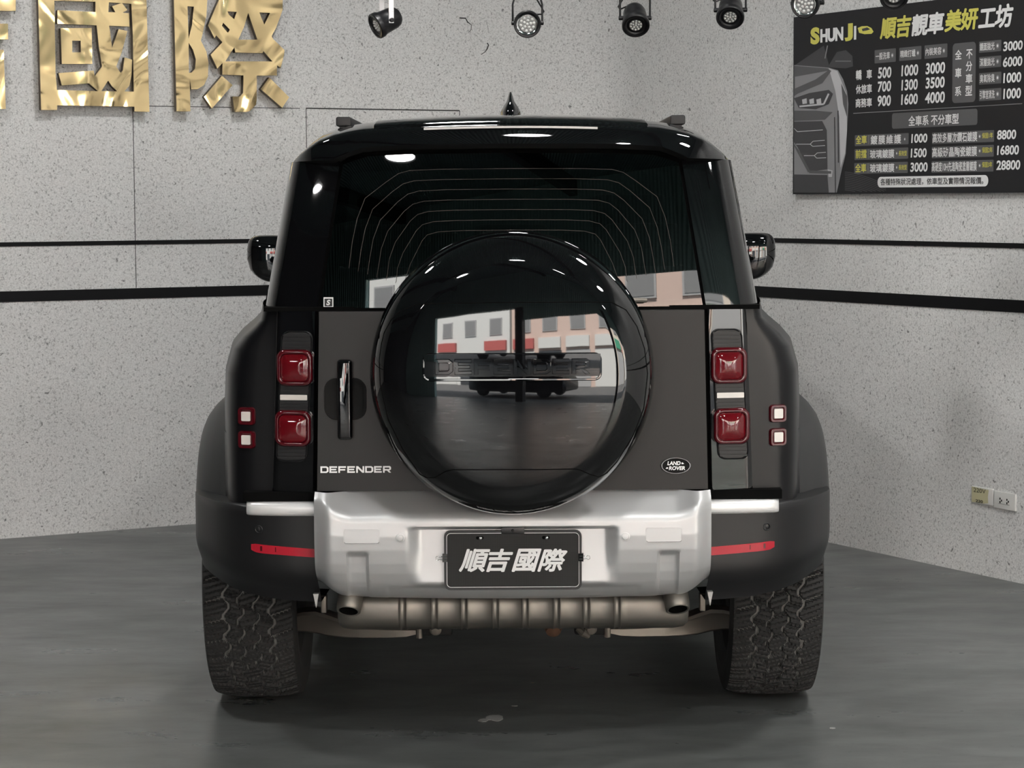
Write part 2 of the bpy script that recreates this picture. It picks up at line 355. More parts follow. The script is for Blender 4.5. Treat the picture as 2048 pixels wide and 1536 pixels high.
for s in S2:                                           # quarter panel below the waist, doors between the wheels, front wing
    mb.grid([[(s * x, y, z) for x, y in C + [(.845, 6.66)]] for z in (.90, .84, .78, .70, .69)])
    mb.grid([[(s * x, y, z) for y, x in ((7.72, .80), (7.74, .89), (8.2, .893), (9.0, .893), (9.28, .885), (9.3, .80))] for z in (.90, .7, .5, .40)])
    mb.grid([[(s * x, y, z) for y, x in ((10.25, .80), (10.27, .85), (10.5, .79), (10.68, .67), (10.74, .3), (10.75, 0))] for z in (.90, .7, .5, .40)])
body = mb.build('body_shell', 'satin', car, 40)
mb = MB(); mb.box((0, 8.65, .50), (.62, 1.9, .06)); mb.box((0, 6.82, .58), (.60, .18, .10)); mb.box((0, AX, .47), (.30, .18, .14))
for s in S2: mb.box((s * .56, AX, .72), (.10, .42, .18)); mb.box((s * .56, 9.79, .72), (.10, .42, .18))
mb.build('underbody', 'under', car)
mb = MB(); rows = []
for y, z, wx in ((9.05, 1.262, .80), (9.3, 1.262, .79), (9.8, 1.25, .78), (10.3, 1.22, .74), (10.6, 1.18, .62), (10.74, 1.12, .5)):
    rows.append([(wx * t, y, z + .03 * (1 - t * t)) for t in [k / 8 for k in range(-8, 9)]])
mb.grid(rows); mb.build('bonnet', 'satin', car)
# ---- wheel arch flares
FS = [(.64, .826), (.615, .845), (.59, .885), (.565, .925), (.54, .958), (.51, .985), (.485, .998), (.465, 1.0), (.455, .992), (.452, .97), (.452, .84)]
for yc in (AX, 9.79):
    for s in S2:
        mb = MB(); rows = []
        for k in range(0, 49):
            ph = math.radians(21 + 140 * k / 48); q = math.sin(max(0, ph)) if ph < math.pi else 0
            rows.append([(s * (.826 + (x - .826) * (.64 + .17 * q)), yc - r * math.cos(ph), .405 + (r * (1 - .02 * q)) * math.sin(ph)) for r, x in FS])
        mb.grid(rows); mb.build('wheel_arch_flare', 'flare', car, 50)
# ---- tailgate
def tg_y(z): return 6.372 + .03 * (z - .754)
mb = MB(); rows = []
for k in range(9):
    z = lerp(.757, 1.262, k / 8); hw = lerp(.551, .541, k / 8); rows.append([(hw * t / 10, tg_y(z) + .006 * (t / 10) ** 4, z) for t in range(-10, 11)])
mb.grid(rows)
r0 = [(x, y + .04, z) for x, y, z in rows[0]]; r1 = [(x, y + .04, z) for x, y, z in rows[-1]]; mb.grid([r0, rows[0]]); mb.grid([rows[-1], r1])
mb.grid([[r[0] for r in rows], [(r[0][0], r[0][1] + .05, r[0][2]) for r in rows]]); mb.grid([[r[-1] for r in rows], [(r[-1][0], r[-1][1] + .05, r[-1][2]) for r in rows]])
gate = mb.build('tailgate', 'gate', car, 40)
mb = MB(); mb.box((0, 6.445, 1.0), (.57, .012, .27)); mb.box((0, 6.44, .745), (.57, .05, .006)); mb.box((0, 6.455, 1.268), (.70, .03, .006)); mb.build('tailgate_seal', 'gap', car)
# handle: bar across a scooped recess
def on_gate(x, z, d=0.0): return V((x, tg_y(z) - d, z))
mb = MB(); hx, hz = ms(-334, 797, 6.37); rows = []
for q in range(10):
    t = q / 9; k = 1 - .75 * t ** .6
    rows.append([on_gate(x, z, .002 - .05 * (math.sin(t * math.pi / 2)) * .6) for x, z in rrect(hx - .058 * k, hx + .058 * k, hz - .058 * k, hz + .058 * k, .034 * k)])
rows = [[on_gate(x, z, -.0) for x, z in rrect(hx - .0595, hx + .0595, hz - .0595, hz + .0595, .035)], [on_gate(x, z, .004) for x, z in rrect(hx - .059, hx + .059, hz - .059, hz + .059, .035)], [on_gate(x, z, .004) for x, z in rrect(hx - .056, hx + .056, hz - .056, hz + .056, .033)]] + \
    [[on_gate(x, z, .003 - .0022 * math.sin(t * 1.57)) for x, z in rrect(hx - .055 * (1 - .8 * t), hx + .055 * (1 - .8 * t), hz - .055 * (1 - .8 * t), hz + .055 * (1 - .8 * t), .033 * (1 - .8 * t))] for t in (.1, .3, .5, .7, .9)]
mb.grid(rows, closed=True); mb.cap(rows[-1]); hb = mb.build('handle_recess', 'scoop', car)
mb = MB(); x0 = hx - .021; x1 = hx + .021
for k0, (z0, z1, dd) in enumerate(((hz - .112, hz + .112, .030),)):
    mb.prism([on_gate(x, z, -.001) for x, z in rrect(x0, x1, z0, z1, .009)], (0, -.031, 0))
mb.build('door_handle', 'gloss', car, 60, .011)
# block capitals, drawn as wide sans letters in a unit box
LET = {'D': [[(0, 0), (.78, 0), (1, .2), (1, .8), (.78, 1), (0, 1)], [(.2, .22), (.2, .78), (.7, .78), (.8, .68), (.8, .32), (.7, .22)]],
       'E': [[(0, 0), (.95, 0), (.95, .22), (.2, .22), (.2, .40), (.85, .40), (.85, .60), (.2, .60), (.2, .78), (.95, .78), (.95, 1), (0, 1)]],
       'F': [[(0, 0), (.2, 0), (.2, .36), (.85, .36), (.85, .57), (.2, .57), (.2, .78), (.95, .78), (.95, 1), (0, 1)]],
       'N': [[(0, 0), (.2, 0), (.2, .68), (.76, 0), (1, 0), (1, 1), (.8, 1), (.8, .32), (.24, 1), (0, 1)]],
       'R': [[(0, 0), (.2, 0), (.2, .32), (.5, .32), (.76, 0), (1, 0), (.72, .34), (.84, .34), (1, .5), (1, .84), (.84, 1), (0, 1)], [(.2, .53), (.2, .78), (.74, .78), (.8, .72), (.8, .59), (.74, .53)]]}
def letters(mb, word, x0, x1, z0, z1, place, thick, gap=.16):
    n = len(word); cw = (x1 - x0) / (n + (n - 1) * gap)
    for i, ch in enumerate(word):
        vs, fs = curve_geo([[(px, py) for px, py in lp] for lp in LET[ch]], extrude=.5)
        mb.add([place(x0 + cw * (i * (1 + gap) + vx), lerp(z0, z1, vy), thick * (vz + .5)) for vx, vy, vz in vs], fs)
mb = MB(); xa, za = ms(-384, 944, 6.37); xb, zb = ms(-243, 931, 6.37)
letters(mb, 'DEFENDER', xa, xb, za, zb, lambda x, z, d: on_gate(x, z, d), .003, .12); mb.build('nameplate_lettering', 'silver2', car, 0)
# oval badge
mb = MB(); bx, bz = ms(327, 933, 6.37); el = lambda k, r: [(bx + .041 * r * math.cos(t), bz + .0225 * r * math.sin(t)) for t in [2 * math.pi * i / 40 for i in range(40)]]
rows = [[on_gate(x, z, d) for x, z in el(0, r)] for r, d in ((1.04, 0), (1.04, .004), (1.0, .006), (.94, .006), (.92, .003))]
mb.grid(rows, 0, True); badge = mb.build('oval_badge', 'chrome', car)
mb = MB(); mb.cap([on_gate(x, z, .0035) for x, z in el(0, .93)]); mb.build('badge_face', 'scoop', badge, 0)
mb = MB()
fit_text(mb, 'LAND', bx - .024, bx + .013, bz + .0015, bz + .0125, lambda x, y, d: on_gate(x, y, .0045), 0, .03, .15)
fit_text(mb, 'ROVER', bx - .020, bx + .026, bz - .0125, bz - .0015, lambda x, y, d: on_gate(x, y, .0045), 0, .03, .15)
mb.cap([on_gate(bx + x, bz + y, .0045) for x, y in ((.016, .004), (.023, .005), (.019, .009), (.0155, .0085))]); mb.cap([on_gate(bx + x, bz + y, .0045) for x, y in ((-.0225, -.0085), (-.029, -.0085), (-.026, -.0045), (-.022, -.005))])
mb.build('badge_lettering', 'silver2', badge, 0)
# ---- lamp pillars with louvres and rounded red lamps
def pil_y(x, z): return 6.418 + .17 * max(0, abs(x) - .56)
for s in S2:
    P = lambda x, z, d=0.0, s=s: V((s * x, pil_y(x, z) - d, z))
    mb = MB(); rows = []
    for k in range(13):
        z = lerp(.747, 1.262, k / 12); a = lerp(.563, .551, k / 12); b = lerp(.684, .664, k / 12)
        rows.append([P(a, z, -.03), P(a, z, -.004), P(a + .004, z)] + [P(lerp(a, b, j / 6), z) for j in range(1, 6)] + [P(b - .004, z), P(b, z, -.004), P(b, z, -.02)])
    mb.grid(rows); pp = mb.build('lamp_pillar', 'gloss', car, 40)
    zt, zb_ = 1.207, .835; mb = MB(); lx = lambda z: lerp(.628, .606, (z - .83) / .38)
    op = [(lx(zb_) - .044, zb_), (lx(zb_) + .044, zb_), (lx(zt) + .044, zt), (lx(zt) - .044, zt)]
    def rr(ins): return [(lx(z) + (x - .0) , z) for x, z in rrect(-.045 + ins, .045 - ins, zb_ + ins, zt - ins, .022)]
    mb.grid([[P(x, z, d) for x, z in rr(i_)] for i_, d in ((0, -.003), (0, .003), (.002, .005), (.004, .001))], 0, True); mb.cap([P(x, z, .001) for x, z in rr(.004)])
    n = 34
    for k in range(n):
        z = lerp(zb_ + .012, zt - .012, k / (n - 1)); c = lx(z); mb.prism([P(c - .039, z - .0028, 0), P(c + .039, z - .0028, 0), P(c + .039, z + .0028, 0), P(c - .039, z + .0028, 0)], (0, -.0055, 0))
    mb.build('louvre_panel', 'plastic', car, 30)
    mb = MB(); c = lx(1.018); mb.prism([P(x, z, 0) for x, z in rrect(c - .038, c + .040, 1.011, 1.026, .002)], (0, -.008, 0)); mb.build('reversing_lamp', 'white_lens', car, 30)
    for dx, y in ((435.5, 734), (440, 855.5)):
        cx, cz = ms(dx, y, 6.40); h = .0515; mb = MB()
        lens = []
        for ins, d in ((0, -.002), (0, .018), (.003, .024), (.007, .026), (.010, .025), (.0125, .019)): lens.append([P(x, z, d) for x, z in rrect(cx - h + ins, cx + h - ins, cz - h + ins, cz + h - ins, .024 - ins * .6, 7)])
        mb.grid(lens, 0, True); lamp = mb.build('tail_lamp', 'redrim', car, 45); mb = MB(); rows = []
        for t in (1, .9, .75, .55, .35, .15):
            g = .0385 * t; rows.append([P(x, z, .019 + .010 * (1 - t ** 2.5)) for x, z in rrect(cx - g, cx + g, cz - g, cz + g, .0165 * t, 7)])
        mb.grid(rows, 0, True); mb.cap(rows[-1]); mb.build('lamp_lens', 'red', lamp, 45)
    for dx, y in ((530, 829), (530, 876)):
        cx, cz = ms(dx, y, 6.475); h = .0255; mb = MB(); CP = corner_path(.833); yy = interp(CP, cx); ang = math.atan2(interp(CP, cx + .02) - interp(CP, cx - .02), .04)
        Q = lambda x, z, d, cx=cx, cz=cz, s=s, yy=yy, ang=ang: V((s * (cx + (x - cx) * math.cos(ang) + d * math.sin(ang)), yy + (x - cx) * math.sin(ang) - d * math.cos(ang), z))
        mb.grid([[Q(x, z, d) for x, z in rrect(cx - h + i_, cx + h - i_, cz - h + i_, cz + h - i_, .010 - i_ * .5)] for i_, d in ((0, -.03), (0, .006), (.002, .010), (.007, .010), (.010, .006))], 0, True)
        mb.cap([Q(x, z, .006) for x, z in rrect(cx - h + .0098, cx + h - .0098, cz - h + .0098, cz + h - .0098, .005)])
        sl = mb.build('side_lamp', 'redrim', car, 40); mb = MB()
        mb.prism([Q(x, z, .006) for x, z in rrect(cx - .0135, cx + .0135, cz - .0135, cz + .0135, .003)], Q(cx, cz, .010) - Q(cx, cz, .006)); mb.build('lamp_lens', 'white_lens', sl, 30)
# ---- bumper centre (silver): a modelled relief
BP = [(.442, 6.41), (.448, 6.385), (.455, 6.368), (.470, 6.348), (.485, 6.333), (.50, 6.322), (.53, 6.306), (.56, 6.296), (.60, 6.288), (.64, 6.284), (.68, 6.286), (.690, 6.289), (.698, 6.294), (.704, 6.300), (.712, 6.313), (.735, 6.350), (.756, 6.385)]
def bump_y(x, z):
    ax_ = abs(x); fold = .045 * sst(.45, .56, ax_)                       # the fold rises towards the ends
    y = interp(BP, z if z < .60 else lerp(.60, z, 1) - fold * sst(.60, .74, z) * .85)
    y += .050 * sst(.50, .56, ax_) ** 1.6
    e = .016
    if ax_ < .36 and z < .68:
        rz = sst(.485, .485 + .022, z) * (1 - sst(.655, .655 + .012, z)); rx = 1 - sst(.277 - .022, .277 + .022, ax_); y = lerp(y, 6.312 + .05 * (z - .57), rz * rx)
    sx = .4345; tp = .595
    if abs(ax_ - sx) < .05: y += .020 * (1 - sst(.024, .030, abs(ax_ - sx))) * (1 - sst(tp - .016, tp + .004, z)) * (.35 + .65 * sst(.45, tp - .02, z))
    if ax_ < .37 and z < .492: y += .004 * (1 - sst(.486, .489, z)) * (1 - sst(.352, .356, ax_))
    return y
mb = MB(); xs = sorted(set([round(-.557 + 1.114 * k / 230, 5) for k in range(231)])); zs = [round(.442 + .314 * k / 96, 5) for k in range(97)]
mb.grid([[(x, bump_y(x, z) , z + .012 * (abs(x) / .557) ** 2 * (1 - sst(.44, .60, z)) + (.034 * sst(.47, .557, abs(x)) * (1 - sst(.442, .56, z)))) for x in xs] for z in zs])
bmp = mb.build('rear_bumper', 'silver', car, 38)
for s in S2:
    mb = MB(); cx, cz = ms(302, 1071, 6.29); Y = bump_y(s * cx, cz)
    mb.grid([[(s * cx + x, Y - d, cz + z) for x, z in rrect(-.0505 + i_, .0505 - i_, -.021 + i_, .021 - i_, .006)] for i_, d in ((0, -.004), (0, .0006), (.0010, .0006), (.0011, -.0015), (.0024, -.0015), (.0026, .0008))], 0, True, mfun=lambda i, j: 1 if i in (2, 3) else 0)
    mb.cap([(s * cx + x, Y - .0008, cz + z) for x, z in rrect(-.0483, .0483, -.0188, .0188, .005)], 0); mb.build('towing_eye_cover', ['silver', 'gap'], bmp, 30)
    cx, cz = ms(225, 1074, 6.29); Y = bump_y(s * cx, cz); mb = MB()
    mb.lathe([(.0125, -.003), (.0125, .001), (.0115, .0015), (.0095, .0015), (.0092, -.001), (.0085, -.001), (.008, .002), (.001, .0025)], (s * cx, Y, cz), (0, -1, 0), 28, 0, mfun=lambda i, j: 1 if i in (3, 4) else 0, cap1=True); mb.build('parking_sensor', ['silver', 'gap'], bmp)
# ---- dark bumper ends wrapping round to the arches
def end_path(z):
    q = sst(.44, .60, z)
    pts = [(.560, 6.395), (.62, 6.400), (.70, 6.412), (.77, 6.440), (.82, 6.480), (.862, 6.535), (.905, 6.62), (.930, 6.68), (.944, 6.73), (.946, 6.77), (.90, 6.80)]
    return [(x * (1 - .03 * (1 - q)), y + .05 * (1 - q) ** 2) for x, y in pts]
def low_edge(x): return interp([(.55, .430), (.62, .432), (.70, .438), (.80, .452), (.86, .468), (.92, .482), (.98, .500), (1.1, .55)], x)
for s in S2:
    mb = MB(); rows = []
    for k in range(15):
        f = k / 14; row = []
        for i, (x, y) in enumerate(end_path(.60)):
            z0 = low_edge(x); z = lerp(z0, .704 + .0 * x, f); q = 1 - sst(0, .45, f)
            row.append((s * (x - .012 * q), y + .045 * q * q, z))
        rows.append(row)
    top = [(s * (x - .0), y + .12, .712) for x, y in end_path(.6)]
    mb.grid(rows + [[(p[0], p[1] + .008, .7105) for p in rows[-1]], top]); rows2 = rows[0]
    mb.grid([[(p[0] * .97, p[1] + .10, p[2] + .02) for p in rows2], rows2])
    be = mb.build('bumper_end', 'plastic', car, 45)
    mb = MB(); zz = .701; pth = [(.5595, 6.392), (.65, 6.398), (.71, 6.408), (.74, 6.416), (.752, 6.424), (.757, 6.434)]
    rows = [[(s * x, y + dy, z) for x, y in pth] for dy, z in ((.05, .722), (.004, .721), (-.006, .716), (-.009, .708), (-.009, .694), (-.006, .687), (.004, .683), (.03, .683))]
    mb.grid(rows); mb.cap([(r[-1]) for r in rows]); mb.build('bumper_step_trim', 'silver2', car, 50)
    mb = MB(); mb.box((s * .66, 6.47, .736), (.105, .05, .013)); mb.build('bumper_recess', 'gap', car)
    mb = MB(); xr = [.562 + .183 * k / 14 for k in range(15)]; EP = end_path(.60)
    zl = lambda x: interp([(.562, .566), (.73, .5765), (.745, .584)], x); zu = lambda x: interp([(.562, .590), (.735, .6015), (.745, .600)], x)
    mb.grid([[(s * x, interp(EP, x) + .004, zl(x)) for x in xr], [(s * x, interp(EP, x) - .004, zl(x)) for x in xr], [(s * x, interp(EP, x) - .004, zu(x)) for x in xr], [(s * x, interp(EP, x) + .004, zu(x)) for x in xr]])
    for e in (0, -1): x = xr[e]; mb.cap([(s * x, interp(EP, x) + d, z) for d, z in ((.004, zl(x)), (-.004, zl(x)), (-.004, zu(x)), (.004, zu(x)))])
    rf = mb.build('reflector', 'redbright', car, 30)
    mb = MB(); mb.prism([V((s * x, interp([(.56, 6.395), (.70, 6.412), (.77, 6.440)], x) - .0038, z)) for x, z in ((.672, .580), (.718, .582), (.718, .596), (.672, .5935))], (0, -.0012, 0)); mb.build('reflector_window', 'redrim', rf, 0)
    cx, cz = ms(508.5, 1057, 6.41); mb = MB(); mb.lathe([(.0115, -.01), (.0115, .0025), (.010, .0032), (.0085, .0025), (.0085, -.0005), (.0075, 0), (.0005, .001)], (s * cx, 6.4205, cz), (s * .12, -1, 0), 24, cap1=True); mb.build('parking_sensor', 'lampblack', car)
# ---- number plate
px0, px1, pz0, pz1 = -.190, .190, .489, .652; PY = 6.302
pm = MB(); pm.prism([(x, PY, z) for x, z in rrect(px0, px1, pz0, pz1, .016)], (0, -.004, 0)); plate = pm.build('number_plate', 'plate', car, 30)
mb = MB(); o_ = rrect(px0 - .002, px1 + .002, pz0 - .002, pz1 + .002, .017); i_ = rrect(px0 + .0045, px1 - .0045, pz0 + .0045, pz1 - .0045, .012)
mb.grid([[(x, PY + .006, z) for x, z in o_], [(x, PY - .007, z) for x, z in o_], [(x, PY - .007, z) for x, z in i_], [(x, PY - .003, z) for x, z in i_]], 0, True); mb.build('plate_frame', 'lampblack', plate, 30)
mb = MB(); o_ = rrect(px0 + .005, px1 - .005, pz0 + .005, pz1 - .005, .0115); i_ = rrect(px0 + .0062, px1 - .0062, pz0 + .0062, pz1 - .0062, .0105)
mb.grid([[(x, PY - .0045, z) for x, z in o_], [(x, PY - .0045, z) for x, z in i_]], 0, True); mb.build('plate_border', 'silver2', plate, 0)
mb = MB(); pl_ = lambda x, y, d: V((x, PY - .0047 - d, y))
for ch, a, b in (('順', 345, 725), ('吉', 675, 1000), ('國', 980, 1342), ('際', 1290, 1655)):
    x0_, z0_ = ms(860 + a * .166 - 1025.5, 1020 + 742 * .166, PY); x1_, z1_ = ms(860 + b * .166 - 1025.5, 1020 + 463 * .166, PY)
    fit_text(mb, ch, x0_, x1_, z0_, z1_, pl_, 0, .028, .30)
mb.build('plate_lettering', 'white', plate, 0)
for s in S2:
    cx, cz = ms(s * 66, 1075, PY); mb = MB(); mb.prism([(cx + x, PY - .0042, cz + z) for x, z in rrect(-.0105, .0105, -.0045, .0045, .0044)], (0, -.0008, 0)); sl = mb.build('screw_slot', 'gap', plate, 0)
    mb = MB(); mb.lathe([(.0045, -.002), (.0045, .003), (.003, .0045), (.0005, .005)], (cx + .002, PY - .005, cz), (0, -1, 0), 16, cap1=True); mb.build('screw', 'chrome', plate)
mb = MB(); mb.box((0, PY + .008, .655), (.032, .022, .009)); mb.lathe([(.004, 0), (.0035, .003), (.0005, .004)], (.0, PY - .014, .655), (0, -1, 0), 16, cap1=True); mb.build('reversing_camera', 'lampblack', car, 30, .0015)
# ---- spare wheel cover
SC = V((.0008, 6.105, 1.104)); tilt = math.radians(1.9); SA = V((0, -math.cos(tilt), math.sin(tilt)))      # axis towards us, a little upwards
SU = V((0, math.sin(tilt), math.cos(tilt)))
RS = 1.9
PROF = [(.30, -.27), (.352, -.25), (.372, -.235), (.384, -.21), (.3895, -.175), (.3905, -.14), (.3885, -.105), (.3825, -.076), (.373, -.051), (.360, -.032), (.346, -.0185), (.332, -.0085), (.319, -.0012), (.310, .0030), (.3055, .0052)]
dome = lambda r: .0062 + (.303 ** 2 - r ** 2) / (2 * RS)
PROF += [(r, dome(r)) for r in (.300, .28, .26, .24, .22, .20, .17, .14, .11, .08, .05, .02)]
def sp(x, z, d=0.0):                                     # point on the cover above disc coordinates (x, z)
    r = math.hypot(x, z); h = interp(sorted([(a, b) for a, b in PROF[5:]], key=lambda q: q[0]), r) if r > .0 else dome(0)
    return SC + V((x, 0, 0)) + SU * z + SA * (h + d)
mb = MB()
rows = [[SC + SA * h + (V((1, 0, 0)) * math.cos(2 * math.pi * k / 128) + SU * math.sin(2 * math.pi * k / 128)) * r for k in range(128)] for r, h in PROF]
mb.grid(rows, 0, True); mb.cap(rows[-1]); cover = mb.build('spare_wheel_cover', 'gloss', car, 60)
def seam(pts, r=.0016):
    out = []
    for (a, b) in zip(pts, pts[1:]):
        n = max(2, int(math.dist(a, b) / .012))
        out += [sp(lerp(a[0], b[0], k / n), lerp(a[1], b[1], k / n), -.0004) for k in range(n)]
    out.append(sp(*pts[-1], -.0004)); m_ = MB(); m_.tube(out, r, n=6); return m_
def dz(px, py): X, Z = ms(px - 1025.5, py, 6.10); return (X, Z - SC.z)
lid = [dz(*p) for p in ((762, 690), (768, 665), (782, 640), (800, 622), (835, 608), (900, 606), (1026, 605), (1170, 605), (1225, 606), (1255, 622), (1277, 655), (1292, 700), (1298, 750), (1290, 820), (1268, 875), (1235, 928), (1215, 950), (1200, 957), (1180, 950), (1160, 940), (1150, 938), (1026, 938), (905, 938), (890, 942), (870, 955), (852, 957), (838, 950), (805, 900), (776, 840), (760, 770), (758, 720), (762, 690))]
seam(lid).build('cover_seam', 'gap', cover)
fr = [dz(x, y) for x, y in rrect(849, 1202, 708, 759, 12)]
mb = seam(fr + fr[:1], .0035); mb.build('emblem_frame', 'gloss', cover)
mb = MB(); ex = dz(849, 759) + dz(1202, 708); er = rrect(ex[0], ex[2], ex[1], ex[3], .008); em = (ex[1] + ex[3]) / 2; eh = (ex[3] - ex[1]) / 2; mb.grid([[sp(lerp(ex[0], ex[2], u / 24), lerp(ex[1], ex[3], v / 4), .0016 + .0042 * (v / 2 - 1) * .5) for u in range(25)] for v in range(5)]); mb.build('emblem_plate', 'gloss', cover, 60)
mb = MB(); xa, za = dz(872, 748); xb, zb = dz(1180, 718); letters(mb, 'DEFENDER', xa, xb, za, zb, lambda x, z, d: sp(x, z, d + .0016 + .0021 * (z - em) / eh), .0040, .12); 
for ci, ch in enumerate('DEFENDER'):                     # rounded edges of the raised letters
    cw = (xb - xa) / (8 + 7 * .12)
    for lp in LET[ch]:
        q = [(xa + cw * (ci * 1.12 + u), lerp(za, zb, v)) for u, v in lp]; mb.tube([sp(x, z, .0050 + .0021 * (z - em) / eh) for x, z in q], .0011, n=6, closed=True)
mb.build('cover_lettering', 'gloss', cover, 30)
# ---- glasshouse
def gx(z): return lerp(.712, .637, (z - 1.268) / .419)                    # half-width at the rear corner
def g_y(x, z): return 6.405 + .085 * (z - 1.27) + .09 * max(0, z - 1.27) ** 2 + .10 * x * x
def glass_w(z): return lerp(.541, .474, (z - 1.268) / .419)
def win_top(x): return interp([(0, 1.724), (.30, 1.721), (.40, 1.716), (.44, 1.709), (.462, 1.699), (.475, 1.686)], abs(x))
def sheet(fn, nu, nv, thick, name, mt, par=car, ang=40):
    m_ = MB(); a = [[fn(u / nu, v / nv) for u in range(nu + 1)] for v in range(nv + 1)]
    m_.grid(a); b = [[V(p) + V((0, thick, 0)) for p in r] for r in a]; m_.grid(b)
    m_.grid([a[0], b[0]]); m_.grid([a[-1], b[-1]]); m_.grid([[r[0] for r in a], [r[0] for r in b]]); m_.grid([[r[-1] for r in a], [r[-1] for r in b]])
    return m_.build(name, mt, par, ang)
def glass_fn(u, v):
    z = lerp(1.271, 1.69, v); wd = glass_w(z); x = wd * (2 * u - 1)
    z = lerp(1.271, win_top(x * .475 / wd), v); return V((x, g_y(x, z), z))
m_ = MB(); m_.grid([[glass_fn(u / 40, v / 24) for u in range(41)] for v in range(25)]); rw = m_.build('rear_window', 'glass', car, 0); rw.data.shade_smooth()
# printed border of the window
def border(u, v, a, b): return glass_fn(u, v) + V((0, .004, 0))
mb = MB()
mb.grid([[glass_fn(u / 40, v) + V((0, .004, 0)) for u in range(41)] for v in (.86, .93, 1.0)]); mb.grid([[glass_fn(u / 40, v) + V((0, .004, 0)) for u in range(41)] for v in (0, .02, .04)])
for s0 in (0, 1): mb.grid([[glass_fn(abs(s0 - u), v / 20) + V((0, .0045, 0)) for u in (0, .02, .035)] for v in range(21)])
mb.build('window_border', 'gloss', rw, 60)
mb = MB()
for k in range(7):
    yt = 337 + 20.5 * k; W0 = 203 - 9.5 * k
    half = [(0, yt), (W0 * .7, yt + .8), (W0, yt + 3), (W0 + 22, yt + 9), (250 - 14 * k + 4 * k * .5, yt + 26 - 1 * k), (292 - 15 * k, 395 + 22 * k), (308 - 16 * k, 436 + 20 * k), (318 - 17.5 * k, 482 + 16 * k), (325 - 18.5 * k, 535 + 6 * k)]
    pts = []
    for dx, y in [(-a, b) for a, b in half[::-1]] + half[1:]:
        X, Z = ms(dx, y, 6.45); X, Z = ms(dx, y, g_y(X, Z)); pts.append(V((X, g_y(X, Z) - .0006, Z)))
    mb.tube(pts, .0007, n=4)
mb.build('heating_wires', 'wire', rw, 60)
mb = MB(); a, b = ms(-377, 593, 6.42), ms(-357, 614, 6.42); Q = lambda x, z, d=0: V((x, g_y(x, z) - .0015, z))
o_ = rrect(a[0], b[0], b[1], a[1], .001); i_ = rrect(a[0] + .003, b[0] - .003, b[1] + .004, a[1] - .004, .001)
mb.grid([[Q(*p) for p in o_], [Q(*p) for p in i_]], 0, True); mb.cap([Q(*p) for p in i_], 1)
fit_text(mb, 'S', a[0] + .008, b[0] - .008, b[1] + .007, a[1] - .007, lambda x, y, d: Q(x, y) + V((0, -.0008, 0)), 0, .04, .2); mb.build('window_sticker', ['white', 'ink'], rw, 0)
# corner panels (dark, glossy) from the window edge round to the flank, and the flank glazing band
def corner_fn(s):
    def f(u, v):
        z = lerp(1.274, 1.684, v); x0 = glass_w(z) + .009; xe = gx(z); y0 = g_y(x0, z) + .001
        if u < .6:
            t = u / .6; a = t * math.pi / 2; return V((s * lerp(x0, xe, math.sin(a) * .5 + t * .5), y0 + .15 * (.22 * t + .78 * t ** 6), z))
        t = (u - .6) / .4; return V((s * (xe + .035 * t * (1.3 - .5 * v)), y0 + .15 + .45 * t, z))
    return f
for s in S2:
    m_ = MB(); f = corner_fn(s); m_.grid([[f(u / 30, v / 16) for u in range(31)] for v in range(17)]); m_.build('corner_pillar', 'gloss', car, 60)
    m_ = MB()
    def sg(z, y): return s * (gx(z) + .035 * (1.3 - .5 * (z - 1.274) / .41) + interp([(7.03, 0), (7.6, .035), (8.4, .06), (9.2, .055)], y))
    m_.grid([[(sg(z, y), y, z) for y in (7.035, 7.3, 7.6, 8.0, 8.5, 8.85)] for z in (1.30, 1.4, 1.5, 1.6, 1.68)]); m_.build('side_window', 'glass', car, 60)
    m_ = MB()
    for y0, y1 in ((7.02, 7.06), (7.72, 7.80), (8.80, 8.9)): m_.grid([[(sg(z, y) * .995, y + (.0 if z < 1.5 else 0), z) for y in (y0, (y0 + y1) / 2, y1)] for z in (1.27, 1.4, 1.55, 1.69)])
    m_.grid([[(sg(z, y) * 1.002, y, z) for y in (7.03, 7.6, 8.2, 8.9)] for z in (1.262, 1.28, 1.302)]); m_.build('window_frame', 'gloss', car, 40)
    m_ = MB(); w0 = [(s * (glass_w(z) - .012), g_y(.52, z) + .012, z) for z in (1.265, 1.4, 1.55, 1.69)]; w1 = [(s * (glass_w(z) + .02), g_y(.52, z) + .016, z) for z in (1.265, 1.4, 1.55, 1.69)]; m_.grid([w0, w1]); m_.build('pillar_seal', 'gap', car, 0)
m_ = MB(); m_.grid([[(x, 9.06 - .5 * (z - 1.27) + .0 - .25 * x * x, z) for x in [k / 10 * (.80 - .28 * (z - 1.27)) for k in range(-10, 11)]] for z in (1.265, 1.4, 1.55, 1.70)]); m_.build('windscreen', 'glass', car, 60)
# roof with its rear spoiler
RX = [0, .15, .30, .418, .46, .50, .54, .569, .60, .617, .622]
RB = [(6.3965, [1.766, 1.765, 1.762, 1.756, 1.752, 1.744, 1.731, 1.717, 1.701, 1.691, 1.686], .0), (6.405, [1.778, 1.777, 1.773, 1.766, 1.761, 1.752, 1.739, 1.724, 1.705, 1.693, 1.686], .0),
      (6.437, [1.788, 1.786, 1.782, 1.775, 1.769, 1.760, 1.747, 1.731, 1.709, 1.694, 1.686], 0), (6.60, [1.808, 1.806, 1.803, 1.796, 1.790, 1.781, 1.768, 1.750, 1.719, 1.696, 1.686], 0),
      (7.2, [1.832, 1.83, 1.825, 1.814, 1.806, 1.796, 1.781, 1.760, 1.724, 1.698, 1.686], .02), (8.0, [1.842, 1.84, 1.834, 1.822, 1.814, 1.802, 1.786, 1.764, 1.726, 1.698, 1.686], .05), (8.7, [1.825, 1.823, 1.816, 1.802, 1.79, 1.78, 1.764, 1.745, 1.716, 1.694, 1.684], .05)]
